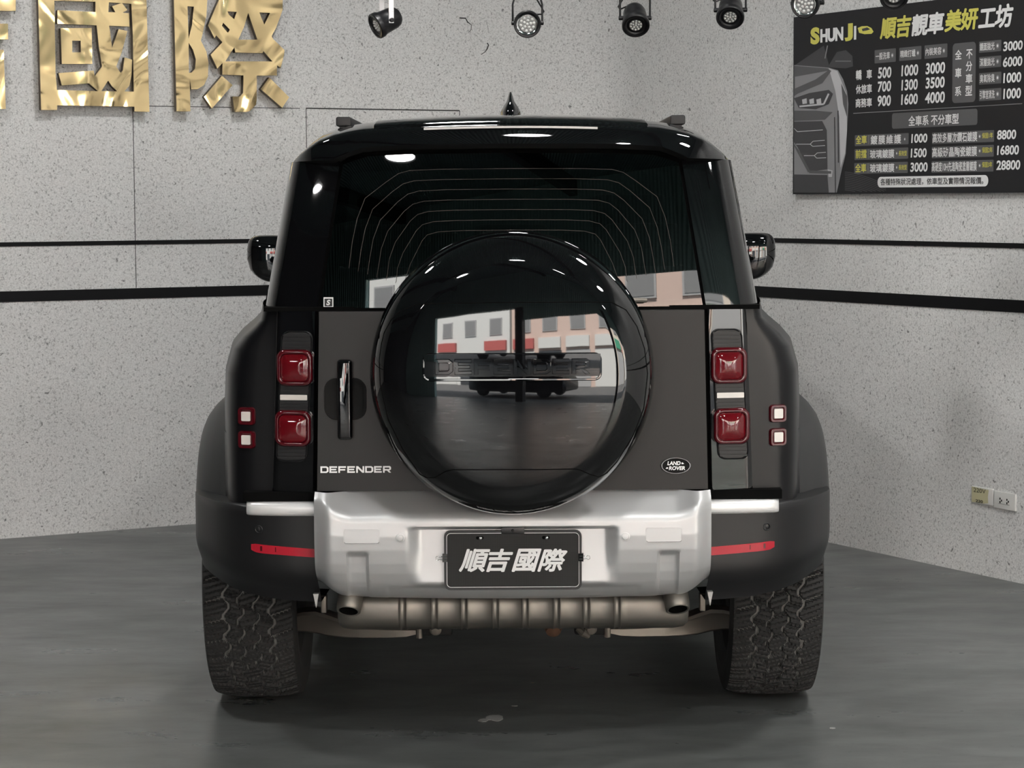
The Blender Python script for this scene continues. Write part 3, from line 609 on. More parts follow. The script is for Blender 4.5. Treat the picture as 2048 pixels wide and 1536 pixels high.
def roff(x): return interp([(.42, 0), (.5, .012), (.54, .026), (.569, .045), (.60, .085), (.617, .13), (.65, .16)], x)
mb = MB(); rows = []
bot = [(x, 6.388 + roff(x) * .98, interp([(0, 1.730), (.30, 1.727), (.41, 1.722), (.45, 1.714), (.475, 1.692), (.50, 1.687), (.65, 1.683)], x)) for x in RX]
und = [(x, y + .085, z - .014) for x, y, z in bot]
half_rows = [und, bot] + [[(x * (1 + ex), y + (roff(x) if y < 6.61 else 0), z) for x, z in zip(RX, zz)] for y, zz, ex in RB]
half_rows = [[(x, y + .12 * min(abs(x), .5) ** 2, z) for x, y, z in r] for r in half_rows]
for r in half_rows: rows.append([(-x, y, z) for x, y, z in r[::-1]] + r[1:])
mb.grid(rows, mfun=lambda i, j: 1 if i == 0 else 0); mb.build('roof', ['gloss', 'gap'], car, 42)
mb = MB(); rows = []
for y, z0 in ((6.425, 1.785), (6.44, 1.795), (6.60, 1.812), (6.9, 1.826), (7.2, 1.837)): rows.append([(.385 * t, y + .12 * (.385 * t) ** 2, z0 + .002 - .012 * t * t) for t in [k / 12 for k in range(-12, 13)]])
mb.grid(rows); f0 = [(x, y - .004, z - .018) for x, y, z in rows[0]]; mb.grid([f0, rows[0]])
for e in (0, -1): mb.grid([[r[e] for r in rows], [(r[e][0] * 1.04, r[e][1], r[e][2] - .03) for r in rows]])
mb.build('roof_panel', 'gloss', car, 40)
mb = MB(); rows = [[(.243 * t, 6.404 - dy + .12 * (.243 * t) ** 2, 1.7755 - .004 * t * t + z) for t in [k / 8 for k in range(-8, 9)]] for dy, z in ((-.02, -.003), (.006, -.003), (.006, .003), (-.02, .003))]
mb.grid(rows, closed=False); mb.build('brake_light', 'lampgrey', car, 30)
for s in S2:
    X, Z = ms(333, 240, 6.75); mb = MB(); mb.prism([(s * X + x, 6.72, Z - .003 + z) for x, z in rrect(-.022, .022, -.014, .014, .006)], (0, 1.75, 0)); mb.build('roof_rail', 'plastic', car, 30, .003)
    for fy, fz in ((6.80, -.022), (8.40, -.016)): mb = MB(); mb.box((s * X, fy, Z + fz), (.014, .05, .014)); mb.build('rail_foot', 'lampblack', car, 30)
mb = MB(); rows = []
for k, (h, wd, y0, y1) in enumerate(((1.822, .034, 7.10, 7.30), (1.845, .033, 7.105, 7.295), (1.862, .025, 7.12, 7.29), (1.880, .013, 7.155, 7.28), (1.898, .0075, 7.19, 7.268), (1.909, .004, 7.21, 7.255), (1.912, .001, 7.225, 7.24))):
    rows.append([(wd * math.cos(t), (y0 + y1) / 2 + (y1 - y0) / 2 * math.sin(t), h) for t in [2 * math.pi * i / 24 for i in range(24)]])
mb.grid(rows, 0, True); mb.cap(rows[-1]); mb.build('roof_aerial', 'gloss', car, 60)
# mirrors
for s in S2:
    mb = MB(); rows = []; cx, cy, cz = s * .955, 9.02, 1.345
    for k in range(15):
        a = -math.pi / 2 + math.pi * k / 14; row = []
        for i in range(28):
            b = 2 * math.pi * i / 28; sg_ = lambda v, e: math.copysign(abs(v) ** e, v)
            z = sg_(math.sin(a), .55); hx = .088 * (1 - .22 * max(0, -z) ** 2 * (1 if True else 0)); 
            row.append((cx + hx * sg_(math.cos(a), .4) * sg_(math.cos(b), .6) - s * .035 * max(0, -z) ** 2, cy + .075 * sg_(math.cos(a), .4) * sg_(math.sin(b), .6), cz + .093 * z))
        rows.append(row)
    mb.grid(rows, 0, True); mi = mb.build('door_mirror', 'gloss', car, 60)
    mb = MB(); mb.tube([(s * .84, 9.05, 1.25), (s * .88, 9.04, 1.265), (s * .93, 9.03, 1.29)], .022, n=10); mb.build('mirror_arm', 'plastic', mi)
# rear wiper
mb = MB(); P = [(.02, 1.40), (.10, 1.345), (.19, 1.295), (.262, 1.286)]; mb.tube([(x, g_y(x, z) - .018, z) for x, z in P], .006); mb.tube([(x, g_y(x, z) - .014, z) for x, z in ((-.18, 1.42), (.05, 1.36), (.262, 1.287))], .005)
x_, z_ = ms(270, 602, 6.40); mb.tube([(.205, 6.385, 1.291), (x_ - .012, 6.388, z_ + .001), (x_, 6.39, z_)], [.006, .007, .006], 1); mb.build('wiper', ['lampblack', 'alu'], car)
# seats behind the glass
mb = MB()
for x in (-.42, .42): mb.box((x, 8.25, 1.15), (.24, .07, .30), R=Matrix.Rotation(-.2, 3, 'X')); mb.box((x, 8.18, 1.50), (.13, .05, .09))
mb.box((0, 7.35, 1.10), (.62, .08, .26))
for x in (-.42, 0, .42): mb.box((x, 7.33, 1.42), (.12, .045, .075))
mb.box((0, 8.9, 1.18), (.74, .14, .09)); mb.box((0, 7.8, .86), (.74, 1.3, .03)); mb.build('cabin_interior', 'seat', car, 35, .02)
# ---- underside: silencer, tail pipes, suspension arms
mb = MB(); rows = []; SY, SZ = 6.53, .403
xs_ = [-.47, -.468, -.455, -.42, -.38, -.34]
base = [(-.505, .03), (-.502, .045), (-.49, .055), (-.46, .060), (-.33, .060)]
rib = [-.315, -.225, -.140, -.050, .035, .125, .210, .298]
for x, r in base: rows.append((x, r))
for q in rib:
    for dx, d in ((-.013, 0), (-.009, .0022), (-.005, .0), (0, -.0012), (.005, 0), (.009, .0022), (.013, 0)): rows.append((q + dx, .060 + d))
for x, r in base[::-1]: rows.append((-x, r))
mb.grid([[(x, SY - (r * 1.5) * math.copysign(abs(math.cos(t)) ** .8, math.cos(t)), SZ + r * math.copysign(abs(math.sin(t)) ** .75, math.sin(t)) - .006 * (1 if math.sin(t) < 0 else 0)) for t in [2 * math.pi * k / 36 for k in range(36)]] for x, r in rows], 0, True)
mb.cap([(rows[0][0], SY - .045 * math.cos(t), SZ + .03 * math.sin(t)) for t in [2 * math.pi * k / 36 for k in range(36)]]); mb.cap([(rows[-1][0], SY - .045 * math.cos(t), SZ + .03 * math.sin(t)) for t in [2 * math.pi * k / 36 for k in range(36)]])
muf = mb.build('silencer', 'steel', car, 50)
for s in S2:
    X, Z = ms(327, 1218, 6.45); c = V((s * X, 6.398, Z + .004)); ax_ = V((s * .10, -.56, -.82))
    mb = MB(); mb.lathe([(.036, -.10), (.036, -.02), (.034, -.002), (.031, 0), (.027, -.002), (.026, -.05), (.001, -.055)], c, ax_, 32, 0, mfun=lambda i, j: 1 if i >= 4 else 0); mb.build('tail_pipe', ['steel', 'gap'], muf, 50)
    mb = MB(); X0, Z0 = ms(375, 1213, 6.5)
    mb.box((s * .545, 6.50, .415), (.008, .02, .025)); mb.build('silencer_bracket', 'alu', muf, 30, .003)
    # lower arm: bent flat casting from hub to the middle
    mb = MB(); spine = [(446, 1228, 1262, 7.10), (420, 1222, 1263, 7.08), (395, 1221, 1266, 7.05), (370, 1229, 1272, 7.02), (340, 1240, 1275, 7.0), (300, 1248, 1276, 6.98), (250, 1252, 1276, 6.96), (215, 1254, 1274, 6.95), (190, 1256, 1268, 6.95), (183, 1256, 1266, 6.95)]
    rows = []
    for dx, ya, yb, Y in spine:
        X, Za = ms(dx, ya, Y); _, Zb = ms(dx, yb, Y); rows.append([(s * X, Y, Za), (s * X, Y - .006, (Za * .85 + Zb * .15)), (s * X, Y, (Za * .7 + Zb * .3)), (s * X, Y - .002, (Za * .1 + Zb * .9)), (s * X, Y + .01, Zb), (s * X, Y + .09, Zb), (s * X, Y + .09, Za)])
    mb.grid(rows, 0, True); mb.cap(rows[0]); mb.cap(rows[-1]); arm = mb.build('suspension_arm', 'alu', car, 40)
    X, Z = ms(188, 1261, 6.94); mb = MB(); mb.tube([(s * X, 6.93, Z + .022), (s * X, 6.93, Z - .02)], .010); mb.build('arm_end_bush', 'alu', arm)
    X, Z = ms(155, 1256, 6.9); mb = MB(); mb.lathe([(.018, -.02), (.018, .004), (.012, .006), (.012, .012), (.001, .013)], (s * X, 6.88, Z), (0, -1, -.2), 20, 0, cap1=True); mb.build('subframe_bolt', 'alu', car)
    mb = MB(); mb.box((s * X, 6.98, Z - .004), (.050, .05, .026)); mb.build('subframe_mount', 'under', car, 30, .01)
    X, Z = ms(393, 1196, 6.42); mb = MB(); mb.prism([(s * X - .008, 6.40, Z + .018), (s * X + .008, 6.40, Z + .018), (s * X, 6.40, Z - .022)], (0, .03, 0)); mb.build('skirt_clip', 'lampgrey', car)
X, Z = ms(80, 1262, 6.95); mb = MB(); mb.lathe([(.028, -.05), (.028, .0), (.022, .016), (.008, .022), (.001, .023)], (X, 6.95, Z + .008), (0, -.8, -.6), 24, cap1=True); mb.build('pipe_end', 'copper', car)
mb = MB(); a = ms(128, 1256, 6.9); b = ms(150, 1272, 6.9); mb.tube([(a[0], 6.88, a[1]), ((a[0] + b[0]) / 2, 6.87, (a[1] + b[1]) / 2 + .002), (b[0], 6.88, b[1])], [.008, .013, .007]); mb.build('towing_hook', 'alu', car)
# ---- wheels
TR, TW = .405, .130
def tread(th_, u):                                       # groove depth and whether the groove is dusty
    g = 0; dusty = False; pr = 2 * math.pi / 36
    for i, (c, amp, wd, dst) in enumerate(((-.56, .07, .026, True), (-.20, .075, .020, True), (.17, .075, .020, True), (.52, .07, .030, True))):
        ph = (th_ / pr + .25 * i) % 1.0; z = (abs(ph - .5) * 4 - 1); z = max(-1, min(1, z * 1.8)); q = 1 - sst(wd, wd + .022, abs(u - c - amp * z))
        if q > g: g = q; dusty = dst
    row = 0 if u < -.56 else 1 if u < -.2 else 2 if u < .17 else 3 if u < .52 else 4
    ph = ((th_ + (u * .10 if row % 2 else -u * .10)) / pr + .37 * row) % 1.0
    q = (1 - sst(.035, .06, abs(ph - .5))) * (1.0 if row in (0, 4) else .85)
    if q > g: g = q; dusty = row in (0, 4)
    ph2 = (ph * 4) % 1.0; q2 = (1 - sst(.08, .16, abs(ph2 - .5))) * .45
    if q2 > g: g = q2; dusty = False
    return g, dusty
NT, NU = 640, 84
def tyre_mesh():
    mb = MB(); rows = []; dm = []
    us = [-1 + 2 * k / NU for k in range(NU + 1)]
    for k in range(NT):
        t = 2 * math.pi * k / NT; row = []
        row += [(.245, -.100), (.27, -.122), (.315, -.140), (.350, -.142), (.375, -.139), (.390, -.134)]
        dd = []
        for u in us:
            g, d = tread(t, u); r = TR - .012 * abs(u) ** 3.2 - .011 * g; row.append((r, u * TW * .985)); dd.append(g > .30 and d)
        row += [(.390, .134), (.375, .139), (.350, .142), (.315, .140), (.27, .122), (.245, .100)]
        rows.append([(w_, -r * math.cos(t), r * math.sin(t)) for r, w_ in row]); dm.append([False] * 6 + dd + [False] * 6)
    rows.append(rows[0]); dm.append(dm[0])
    mb.grid(rows, mfun=lambda i, j: 1 if dm[i][j] and dm[i + 1][min(j + 1, len(dm[i]) - 1)] else 0)
    return mb.mesh('tyre', ['rubber', 'dust'], 0)
def rim_mesh():
    mb = MB(); mb.lathe([(.250, -.105), (.235, -.095), (.228, -.03), (.222, .06), (.245, .10), (.250, .108)], (0, 0, 0), (1, 0, 0), 64)
    for k in range(5):
        a = 2 * math.pi * k / 5
        mb.prism([V((.06, math.cos(a + q) * r, math.sin(a + q) * r)) for q, r in ((-.35, .06), (-.12, .228), (.12, .228), (.35, .06))], (.03, 0, 0))
    mb.lathe([(.075, -.06), (.075, .08), (.001, .095)], (0, 0, 0), (1, 0, 0), 32); return mb.mesh('rim', ['rim'], 40)
tm, rm = tyre_mesh(), rim_mesh()
for y in (AX, 9.79):
    for s in S2:
        wh = bpy.data.objects.new('wheel', None); COL.objects.link(wh); wh.parent = car; wh.location = V((s * .803, y, TR - .001)) - car.location
        for nm, me in (('tyre', tm), ('rim', rm)):
            o = bpy.data.objects.new(nm, me); COL.objects.link(o); o.parent = wh
            if s < 0: o.rotation_euler = (0, 0, math.pi)
        mb = MB(); mb.lathe([(.165, -.015), (.165, .012), (.06, .02)], root_loc(wh) + V((-s * .06, 0, 0)), (s, 0, 0), 40, cap1=True); mb.build('brake_disc', 'alu', wh, 40)
# ================================================================== brass wall characters (outlines measured on the wall plane)
def brass(name, loops, k, ox, oy, label):
    OFF = 0.058
    L = [[on_wall(ox + x * k, oy + y * k, DL, OFF) for x, y in lp] for lp in loops]
    vs, fs = curve_geo([[(u, z) for u, z in lp] for lp in L], extrude=0.015)
    mb = MB(); mb.add([WL(u, z, OFF - 0.015 + d) for u, z, d in vs], fs)
    o = mb.build(name, ['brass', 'brass_side'], None, 0)
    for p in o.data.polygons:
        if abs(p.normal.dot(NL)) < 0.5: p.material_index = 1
    # hidden stand-off pins
    tag(recentre(o), label, 'sign', 'brass characters on the wall')
    for lp in L:
        if len(lp) >= 4:
            pass
    return o
k4 = 340 / 2048
brass('brass_character', [[(-620, -60), (-620, -420), (-420, -420), (-420, -60), (190, -50), (190, 132), (-1100, 120), (-1100, -60)],
    [(-900, 285), (97, 285), (98, 475), (-890, 470)],
    [(-760, 600), (44, 600), (70, 1312), (-735, 1300)], [(-560, 780), (-150, 780), (-140, 1130), (-545, 1130)]], k4, 0, 0,
    'brass character cut off by the left edge of the photo')
brass('brass_character', [
    [(455, -190), (1760, -190), (1800, 1348), (1620, 1342), (1620, 1285), (690, 1268), (688, 1325), (495, 1325)],
    [(655, 8), (1150, 20), (1150, 145), (692, 122), (692, 285), (1165, 305), (1190, 560), (1230, 800), (1140, 920), (1130, 850), (705, 880), (745, 1030), (1070, 1003), (1180, 1098), (686, 1083), (670, 900)],
    [(730, 340), (1105, 335), (1112, 770), (745, 770)], [(870, 490), (973, 490), (973, 630), (870, 630)],
    [(1220, 1098), (1303, 972), (1350, 1040), (1412, 1100)],
    [(1312, 28), (1582, 45), (1600, 420), (1612, 1104), (1500, 1100), (1560, 1030), (1585, 900), (1592, 720), (1500, 690), (1480, 850), (1455, 880), (1400, 800), (1470, 620), (1535, 375), (1430, 350), (1350, 575), (1330, 400), (1315, 310), (1560, 320), (1555, 160), (1480, 152), (1535, 120), (1470, 35), (1350, 75), (1390, 148), (1305, 145)]],
    k4, 0, 0, 'brass character enclosed in a full square brass frame, above the panel joint')
k5 = 270 / 1728
brass('brass_character', [
    [(110, -160), (550, -160), (530, 200), (480, 440), (460, 520), (530, 660), (555, 800), (550, 980), (500, 1090), (420, 1140), (335, 1143), (316, 1010), (325, 1425), (148, 1425)],
    [(288, 80), (370, 85), (345, 320), (303, 495)], [(303, 545), (360, 640), (395, 760), (385, 880), (340, 930), (306, 932)],
    [(715, -150), (1510, -140), (1505, 130), (1420, 360), (1365, 460), (1385, 500), (1530, 640), (1525, 700), (1480, 870), (1435, 835), (1432, 965), (1175, 968), (1175, 1260), (1165, 1340), (1090, 1420), (1050, 1432), (890, 1432), (865, 1235), (960, 1235), (1000, 1190), (1005, 965), (735, 955), (735, 808), (670, 880), (585, 700), (735, 540), (655, 452), (635, 490), (550, 325), (640, 110), (690, 0)],
    [(888, 605), (900, 672), (1250, 680), (1258, 652), (1375, 786), (772, 786)], [(800, 145), (920, 152), (885, 245), (820, 190)], [(745, 290), (830, 380), (805, 420), (728, 330)],
    [(1065, 165), (1183, 508), (938, 508), (1010, 350)], [(1210, 160), (1345, 165), (1272, 315), (1235, 230)],
    [(730, 970), (865, 1090), (600, 1390), (500, 1240)], [(1335, 990), (1590, 1245), (1500, 1380), (1225, 1140)]], k5, 330, 0,
    'brass character of loose slanting strokes, rightmost of the brass characters')
# ================================================================== price board on the right wall
BO = 0.022
u0, zb0 = on_wall(1585.5, 388.5, DR, BO); u1 = on_wall(2085, 383, DR, BO)[0]; zt0 = on_wall(1588.5, 34.5, DR, BO)[1]
board = thing('price_board', WR((u0 + u1) / 2, zb0, 0), 'black printed price board with white and yellow lettering on the right wall', 'sign')
mb = MB(); mb.prism([WR(u0, zb0, 0.001), WR(u1, zb0, 0.001), WR(u1, zt0, 0.001), WR(u0, zt0, 0.001)], NR * (BO - 0.001)); mb.build('panel', 'board', board, 30)
kz = 488 / 1785
def bz(zx, zy): return on_wall(1560 + zx * kz, zy * kz, DR, BO)
def boxmid(x0, x1, yt, yb):                             # yt, yb are read at the middle of the box
    xm = (x0 + x1) / 2; return bz(x0, (yt + yb) / 2)[0], bz(x1, (yt + yb) / 2)[0], bz(xm, yb)[1], bz(xm, yt)[1]
def place_on(d): return lambda u, z, dd=0.0: WR(u, z, BO + d + dd)
pan, txt, ttl, car_p = MB(), MB(), MB(), MB()
PM = ['bgrey', 'white', 'pg1', 'board_line']
def panel(x0, x1, yt, yb, r=.004, mi=0, d=.0006):
    a, b, c, e = boxmid(x0, x1, yt, yb); pan.cap([WR(u, z, BO + d) for u, z in rrect(a, b, c, e, r)], mi)
def dot(zx, zy, rad=.009, d=.0010):
    u, z = bz(zx, zy); pan.cap([WR(u + rad * math.cos(t), z + rad * 1.15 * math.sin(t), BO + d) for t in [2 * math.pi * i / 14 for i in range(14)]], 2 + 0)
    pan.cap([WR(u + rad * .5 * math.cos(t), z + rad * .6 * math.sin(t), BO + d + .0003) for t in [2 * math.pi * i / 10 for i in range(10)]], 1)
def word(t, x0, x1, yt, yb, mi=0, bold=.022, shear=0.0, space=1.0, mb=None):
    a, b, c, e = boxmid(x0, x1, yt, yb); fit_text(mb or txt, t, a, b, c, e, place_on(.0016), mi, bold, shear, space)
for t, a, b, c, d, mi in (('順吉', 733, 965, 118, 280, 1), ('靚車', 965, 1205, 95, 255, 0), ('美妍', 1205, 1455, 62, 225, 1), ('工坊', 1452, 1710, 36, 208, 0)): word(t, a, b, c, d, mi, .035, .14, .92, ttl)
word('S', 225, 292, 200, 325, 1, .06, 0, 1, ttl); word('HUN', 297, 465, 205, 305, 0, .05, 0, .95, ttl); word('J', 475, 535, 172, 300, 1, .06, 0, 1, ttl); word('I', 543, 560, 190, 290, 0, .05, 0, 1, ttl)
ttl.cap([WR(*bz(x, y), BO + .0012) for x, y in ((570, 205), (600, 192), (640, 190), (670, 205), (686, 232), (670, 248), (620, 250), (580, 240))], 1)
ttl.cap([WR(*bz(x, y), BO + .0016) for x, y in ((600, 212), (640, 200), (662, 214), (640, 222), (606, 228))], 2)
tb = MB()
word_hdr = (('一般洗車', 693, 848, 360, 458), ('精緻打蠟', 873, 1035, 343, 440), ('內裝美容', 1058, 1225, 325, 425))
for t, a, b, c, d in word_hdr: panel(a, b, c, d); word(t, a + 9, b - 42, c + 22, d - 22, 0, .012); dot(b - 25, (c + d) / 2 - 4)
for t, y0, y1, a in (('車', 508, 578, 635), ('休旅車', 617, 685, 557), ('商務車', 718, 785, 555)): word(t, a, 675, y0, y1)
word('轎', 557, 600, 512, 585)
for t, a, b, c, d in (('500', 718, 817, 490, 572), ('1000', 890, 1013, 473, 555), ('3000', 1067, 1210, 457, 540), ('700', 718, 815, 593, 672), ('1300', 890, 1010, 580, 660), ('3500', 1067, 1207, 563, 645), ('900', 716, 813, 697, 778), ('1600', 888, 1010, 685, 765), ('4000', 1063, 1208, 672, 755),
    ('3000', 1635, 1778, 300, 370), ('6000', 1633, 1775, 413, 487), ('1000', 1635, 1767, 530, 605), ('1000', 1635, 1765, 645, 722), ('1000', 962, 1080, 978, 1045), ('1500', 958, 1075, 1085, 1152), ('3000', 955, 1082, 1188, 1257), ('8800', 1590, 1730, 950, 1020), ('16800', 1590, 1750, 1062, 1133), ('28800', 1585, 1760, 1172, 1243)):
    word(t, a, b, c, d, 0, .028, .06, 1.0)
panel(1262, 1432, 312, 750, .018)
for t, a, b, c, d in (('全', 1283, 1332, 365, 435), ('車', 1283, 1330, 497, 570), ('系', 1282, 1328, 632, 703), ('不', 1365, 1410, 360, 430), ('分', 1362, 1408, 447, 520), ('車', 1360, 1410, 540, 610), ('型', 1358, 1408, 625, 700)): word(t, a, b, c, d)
for t, c, d in (('鏡面拋光', 298, 380), ('深層拋光', 412, 495), ('臭氧除臭', 530, 615), ('引擎室清洗', 648, 735)): panel(1457, 1620, c, d); word(t, 1464, 1572, c + 12, d - 12, 0, .012); dot(1593, (c + d) / 2 - 4)
pan.add([WR(*bz(x, y), BO + .0008) for x, y in ((537, 832), (1773, 760), (1773, 756), (537, 827))], [(0, 1, 2, 3)], 2)
panel(820, 1445, 812, 928, .012); word('全車系 不分車型', 942, 1310, 838, 915)
for i, (t1, t2, sm, y) in enumerate((('全車', '鍍膜維護', '', 1022), ('前擋', '玻璃鍍膜', '長效型', 1126), ('全車', '玻璃鍍膜', '長效型', 1229))):
    panel(548 - 2 * i, 942 - 3 * i, y - 41, y + 40); word(t1, 557 - 2 * i, 637 - 2 * i, y - 32, y + 32, 1); pan.add([WR(*bz(x - 2 * i, yy), BO + .0010) for x, yy in ((648, y + 34), (651, y + 34), (651, y - 34), (648, y - 34))], [(0, 1, 2, 3)], 2)
    if sm: word(t2, 660, 838, y - 33, y + 31); word(sm, 870, 930, y - 24, y + 14, 1, .01); dot(855, y - 4, .006)
    else: word(t2, 665, 888, y - 36, y + 32, 0, .022, 0, 1.25); dot(914, y - 4, .006)
for i, (t, sm, y) in enumerate((('高效多層次鑽石鍍膜', '保固1年', 1004), ('高級矽晶陶瓷鍍膜', '保固2年', 1110), ('高硬度10H先進陶瓷塗層鍍膜', '保固3年', 1217))):
    panel(1113 - 2 * i, 1567 - 2 * i, y - 43, y + 42); word(t, 1118 - 3 * i, 1445 - 2 * i, y - 36, y + 36, 0, .016); dot(1462, y - 6, .007); word(sm, 1480, 1560 - 3 * i, y - 34, y + 8, 1, .01)
panel(715, 1525, 1287, 1368, .022, 1, .0010); word('各種特殊狀況處理，依車型及實際情況報價。', 737, 1490, 1300, 1352, 2, .008)
# swirl of fine printed arcs at the foot of the board
for k in range(12):
    c = bz(500, 1250 + 14 * k); e = bz(900, 1440 + 8 * k)
    pts = []
    for j in range(25):
        x = 475 + 300 * j / 24; y = 1262 + 13 * k + (x - 475) ** 1.5 * .018
        if y < 1405: pts.append(bz(x, y))
    if len(pts) > 2: pan.grid([[WR(u, z, BO + .0004) for u, z in pts], [WR(u, z + .0035, BO + .0004) for u, z in pts]], 3)
pan.build('printed_panels', PM, board, 0); txt.build('price_lettering', ['white', 'yellow', 'ink'], board, 0); ttl.build('title_lettering', ['white', 'yellow', 'pg3'], board, 0)
k6 = 240 / 922
def cz(lp, mi, d): car_p.cap([WR(*on_wall(max(1588.5, 1580 + x * k6), min(y * k6, 386), DR, BO), BO + d) for x, y in lp], mi)
def cl(lp, wd, mi, d):
    for a, b in zip(lp, lp[1:]):
        n = V((b[0] - a[0], b[1] - a[1], 0)).normalized(); p = V((-n.y, n.x, 0)) * wd / 2; cz([(a[0] + p.x, a[1] + p.y), (b[0] + p.x, b[1] + p.y), (b[0] - p.x, b[1] - p.y), (a[0] - p.x, a[1] - p.y)], mi, d)
cz([(20, 505), (260, 350), (300, 500), (360, 400), (430, 385), (480, 430), (485, 510), (430, 525), (330, 520)], 2, .0005)
cz([(20, 500), (300, 520), (370, 540), (410, 610), (440, 700), (450, 800), (440, 1000), (430, 1180), (400, 1300), (360, 1480), (300, 1480), (20, 1480)], 0, .0008)
cz([(20, 505), (290, 525), (320, 545), (250, 640), (60, 720), (20, 740)], 3, .0012); cz([(300, 525), (365, 545), (435, 720), (440, 1000), (425, 1180), (390, 1290), (380, 900), (350, 700)], 1, .0012)
cz([(40, 590), (290, 545), (200, 610), (40, 680)], 0, .0016); cz([(395, 640), (440, 740), (440, 900), (410, 800)], 3, .0016)
cz([(22, 755), (150, 715), (300, 690), (332, 720), (300, 800), (200, 840), (70, 830)], 2, .0016); cl([(75, 818), (262, 800), (300, 720)], 13, 1, .0020)
for x in (95, 150, 205): cz([(x, 765), (x + 35, 755), (x + 38, 795), (x + 4, 800)], 4, .0019)
cz([(20, 850), (200, 850), (330, 862), (270, 920), (20, 930)], 3, .0016)
cz([(20, 935), (250, 930), (285, 1000), (290, 1300), (160, 1320), (60, 1130), (20, 1090)], 2, .0018)
cl([(20, 985), (60, 1012), (255, 998)], 5, 1, .0022); cl([(50, 1108), (158, 1108), (180, 1085), (270, 1078)], 5, 1, .0022); cl([(158, 1108), (178, 1125), (272, 1118)], 5, 1, .0022); cl([(110, 1196), (190, 1196), (212, 1175), (278, 1170)], 5, 1, .0022); cl([(190, 1196), (208, 1215), (280, 1212)], 5, 1, .0022)
cl([(20, 1110), (70, 1170), (150, 1320), (320, 1325)], 20, 3, .0022); cl([(345, 900), (350, 1300), (352, 1480)], 7, 2, .0022); cl([(372, 850), (375, 1250)], 9, 2, .0022)
cz([(20, 1340), (290, 1345), (300, 1480), (20, 1480)], 2, .0020); cl([(270, 450), (290, 350)], 8, 0, .0012); cl([(350, 470), (470, 470)], 5, 0, .0012)
cz([(292, 1300), (330, 1310), (325, 1360), (300, 1360)], 1, .0021)
car_p.build('printed_car', ['pg1', 'pg2', 'pg3', 'bgrey', 'pg2'], board, 0)
# ================================================================== wall sockets
def socket(q, label, taped):
    (ua, za) = on_wall(*q[0], DR, .008); (ub, zb_) = on_wall(*q[1], DR, .008); t = thing('wall_socket', WR((ua + ub) / 2, zb_, 0), label, 'socket')
    mb = MB(); mb.prism([WR(u, z, .0003) for u, z in rrect(ua, ub, zb_, za, .003)], NR * .0085); mb.build('cover_plate', 'socket', t, 30, .002); h = za - zb_; wd = ub - ua
    if taped:
        mb = MB(); mb.cap([WR(lerp(ua, ub, x), lerp(zb_, za, y), .0094) for x, y in ((.02, .97), (.03, .04), (.62, .06), (.80, .12), (.78, .5), (.82, .9))]); fit_text(mb, '220V', lerp(ua, ub, .12), lerp(ua, ub, .68), lerp(zb_, za, .66), lerp(zb_, za, .92), lambda x, y, d: WR(x, y, .0100), 1, .0)
        fit_text(mb, '220', lerp(ua, ub, .22), lerp(ua, ub, .56), lerp(zb_, za, .06), lerp(zb_, za, .24), lambda x, y, d: WR(x, y, .0100), 1, .03)
        mb.build('tape_label', ['tape', 'ink'], t, 0)
    else:
        mb = MB()
        for x in (.30, .62):
            for dx, dz_ in ((0, .10), (0, -.10), (.07, 0)):
                c = WR(lerp(ua, ub, x + dx), lerp(zb_, za, .5 + dz_), .0089); mb.box(c, (.0022, .0022, .004))
        mb.prism([WR(lerp(ua, ub, a), lerp(zb_, za, b), .0089) for a, b in ((.22, .30), (.74, .30), (.74, .315), (.22, .315))], NR * .0004); mb.build('socket_holes', 'gap', t, 0)
socket(((1943, 971.5), (1985.5, 1012)), 'wall socket with yellowed 220V tape over it, left of the bare socket', True)
socket(((1988, 981.5), (2030.5, 1023)), 'plain white double wall socket right of the taped socket', False)
